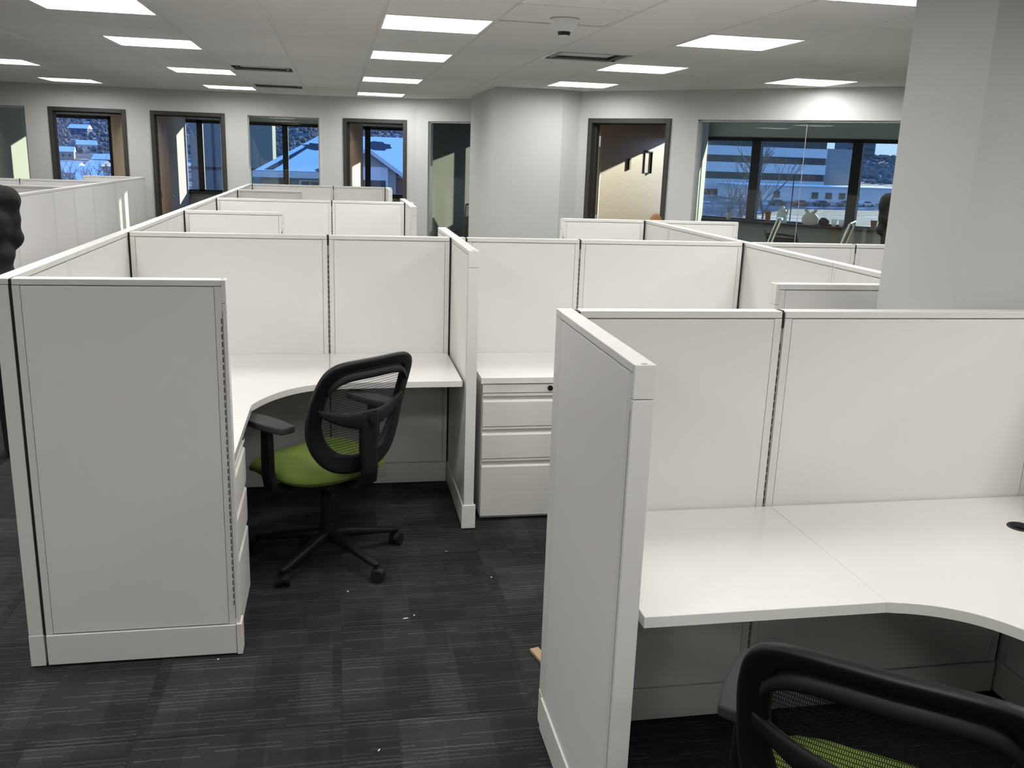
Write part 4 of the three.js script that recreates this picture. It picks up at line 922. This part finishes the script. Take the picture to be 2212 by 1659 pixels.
    mesh('gable_board', tri([...quad([gm, ap, gf + 0.52], [gm, ap - 0.45, gf + 0.52], [R[0], R[1] - 0.5, gf + 0.52], [R[0], R[1], gf + 0.52]), ...quad([gm, ap, gf + 0.52], [L[0], L[1], gf + 0.52], [L[0], L[1] - 0.5, gf + 0.52], [gm, ap - 0.45, gf + 0.52])]), M.fascia, t);
    mesh('gable_window_frame', [span(1.6, 5.6, o - 3.4, o + 0.1, gf, gf + 0.1)], M.fascia, t);
    mesh('gable_window', span(1.9, 5.35, o - 3.4, o - 1.35, gf + 0.05, gf + 0.16), M.dglass, t);
    mesh('brick_corner', span(6.5, 7.4, 0, gy - 0.5, 0.2, gf - 0.4), M.brick, t);
    mesh('chimney', span(-0.6, 0.6, Yr - 0.5, Yr + 1.3, -9.2, -8.2), M.brick, t);
  }
  // grey panelled block left of the house
  {
    const t = thing('panelled_block', 'flat grey-green panelled block left behind the snowy roof', 'building', [-16, -9, -150]);
    mesh('wall', span(-6, 6.2, 0, 20, -8, 0), std(0.16, 0.18, 0.17, 0.7), t);
    for (const x of [-2.6, 1.6]) mesh('panel_joint', span(x - 0.15, x + 0.15, 0, 20, 0, 0.1), M.dglass, t);
    for (const y of [7.5]) mesh('panel_joint', span(-6, 6.2, y - 0.2, y + 0.2, 0, 0.1), M.dglass, t);
  }
  // distant towers above the roof ridge
  [[0.058, 9, 22], [0.075, 11, 26], [0.092, 10, 19], [0.035, 5, 15], [0.021, 5, 13], [-0.003, 11, 30], [-0.024, 13, 34]].forEach(([q, w, h]) => {
    const t = thing('distant_tower', 'pale distant tower block on the skyline above the snowy roof', 'building', [q * 760, -9, -760], 0, 'towers on the skyline');
    mesh('wall', span(-w / 2, w / 2, 0, h + 9, -10, 0), std(0.2, 0.22, 0.25, 0.9), t);
    for (let k = 1; k < 5; k++) mesh('window_band', span(-w / 2 + 0.5, w / 2 - 0.5, 12 + k * h / 6, 13.2 + k * h / 6, 0, 0.1), M.dglass, t);
  });
  // striped office block
  {
    const t = thing('striped_office', 'long office block with white and dark window stripes beyond the meeting room', 'building', [0, -9, -258]), o = 9;
    mesh('core', span(88, 143, 0, 18.6, -24, -0.4), M.dglass, t);
    for (const [a, b] of [[6.97, 4.34], [2.35, -0.43], [-2.44, -5.4], [11.6, 9.0]]) mesh('spandrel_band', span(88, 143.2, o + b, o + a, -23, 0.2), M.precast, t);
    for (const [a, b] of [[9.0, 6.97], [4.34, 2.35], [-0.43, -2.44], [-5.4, -8.9]]) mesh('window_band', span(88, 143, o + b + 0.02, o + a - 0.02, -0.5, -0.1), std(0.035, 0.04, 0.045, 0.15), t);
    mesh('side_wing', span(143.2, 152, 0, o + 7.2, -20, -1), std(0.24, 0.25, 0.26, 0.8), t);
    mesh('snow_cap', span(88, 152, o + 11.6, o + 11.9, -22, 0), M.snow, t);
  }
  {
    const t = thing('low_white_building', 'low white building with small square windows beside the car park', 'building', [0, -9, -240]), o = 9;
    mesh('wall', span(108, 160, 0, o - 3.6, -14, 0), M.precast, t); mesh('roof_snow', span(107.6, 160.4, o - 3.6, o - 3.3, -14.2, 0.3), M.snow, t);
    for (const x of [118.5, 130, 134.2, 138.3, 142.7]) mesh('window', span(x, x + 1.9, o - 6.8, o - 5.1, 0, 0.15), std(0.12, 0.08, 0.05, 0.4), t);
    mesh('double_window', [span(152.5, 154, o - 7, o - 4.8, 0, 0.12), span(154.4, 156, o - 7, o - 4.8, 0, 0.12)], M.dglass, t);
  }
  {
    const t = thing('apartment_tower', 'tall blue-grey apartment tower against the pale sky', 'building', [310, -9, -520]);
    mesh('wall', span(-9, 10, 0, 33, -14, 0), std(0.13, 0.14, 0.15, 0.9), t); mesh('upper_step', span(-9, -4, 33, 35, -14, 0), std(0.13, 0.14, 0.15, 0.9), t);
    for (let k = 0; k < 7; k++) mesh('window_band', span(-8, 9, 8 + k * 3.4, 9.2 + k * 3.4, 0, 0.1), M.dglass, t);
  }
  // parked cars
  const carMats = [std(0.05, 0.06, 0.08, 0.3), std(0.5, 0.5, 0.52, 0.3), std(0.3, 0.08, 0.06, 0.3), std(0.16, 0.17, 0.2, 0.3)];
  const prof = [[-2.1, 0.35], [2.1, 0.35], [2.15, 0.75], [1.3, 0.95], [0.7, 1.42], [-0.9, 1.45], [-1.6, 1.0], [-2.15, 0.9]];
  [[113, -226, 0], [119.5, -226, 2], [125.5, -226, 0], [133, -227, 3], [139, -227, 1], [147, -225, 3], [151, -214, 1], [156, -220, 0]].forEach(([x, z, c], n) => {
    const t = thing('parked_car', 'parked car in the snowy car park outside the meeting room', 'car', [x, ground(x, z), z], 0.1 * (n % 3 - 1), 'cars in the car park');
    mesh('body', new THREE.ExtrudeGeometry(new THREE.Shape(prof.map(([a, b]) => new THREE.Vector2(a, b))), { depth: 1.6, bevelEnabled: true, bevelSize: 0.06, bevelThickness: 0.08, bevelSegments: 2 }).translate(0, 0, -0.8), carMats[c], t);
    mesh('windows', new THREE.ExtrudeGeometry(new THREE.Shape([[-1.35, 1.0], [0.95, 0.98], [0.62, 1.36], [-0.85, 1.39]].map(([a, b]) => new THREE.Vector2(a, b))), { depth: 1.8, bevelEnabled: false }).translate(0, 0, -0.9), M.dglass, t);
    for (const a of [-1.3, 1.3]) for (const s of [-1, 1]) mesh('wheel', new THREE.CylinderGeometry(0.33, 0.33, 0.22, 16).rotateX(Math.PI / 2).translate(a, 0.33, s * 0.78), M.rubber, t);
  });
  for (const [x, z] of [[89, -172], [126, -186]]) {
    const t = thing('street_lamp', 'thin dark lamp post in the car park', 'lamp post', [x, ground(x, z), z], 0, 'lamp posts in the car park');
    mesh('pole', cyl(0.1, 0.14, 9, 0, 4.5, 0, 8), M.black, t); mesh('lamp_arm', box(1.4, 0.12, 0.3, 0.6, 9, 0), M.black, t);
  }
}

renderer.render(scene, camera);
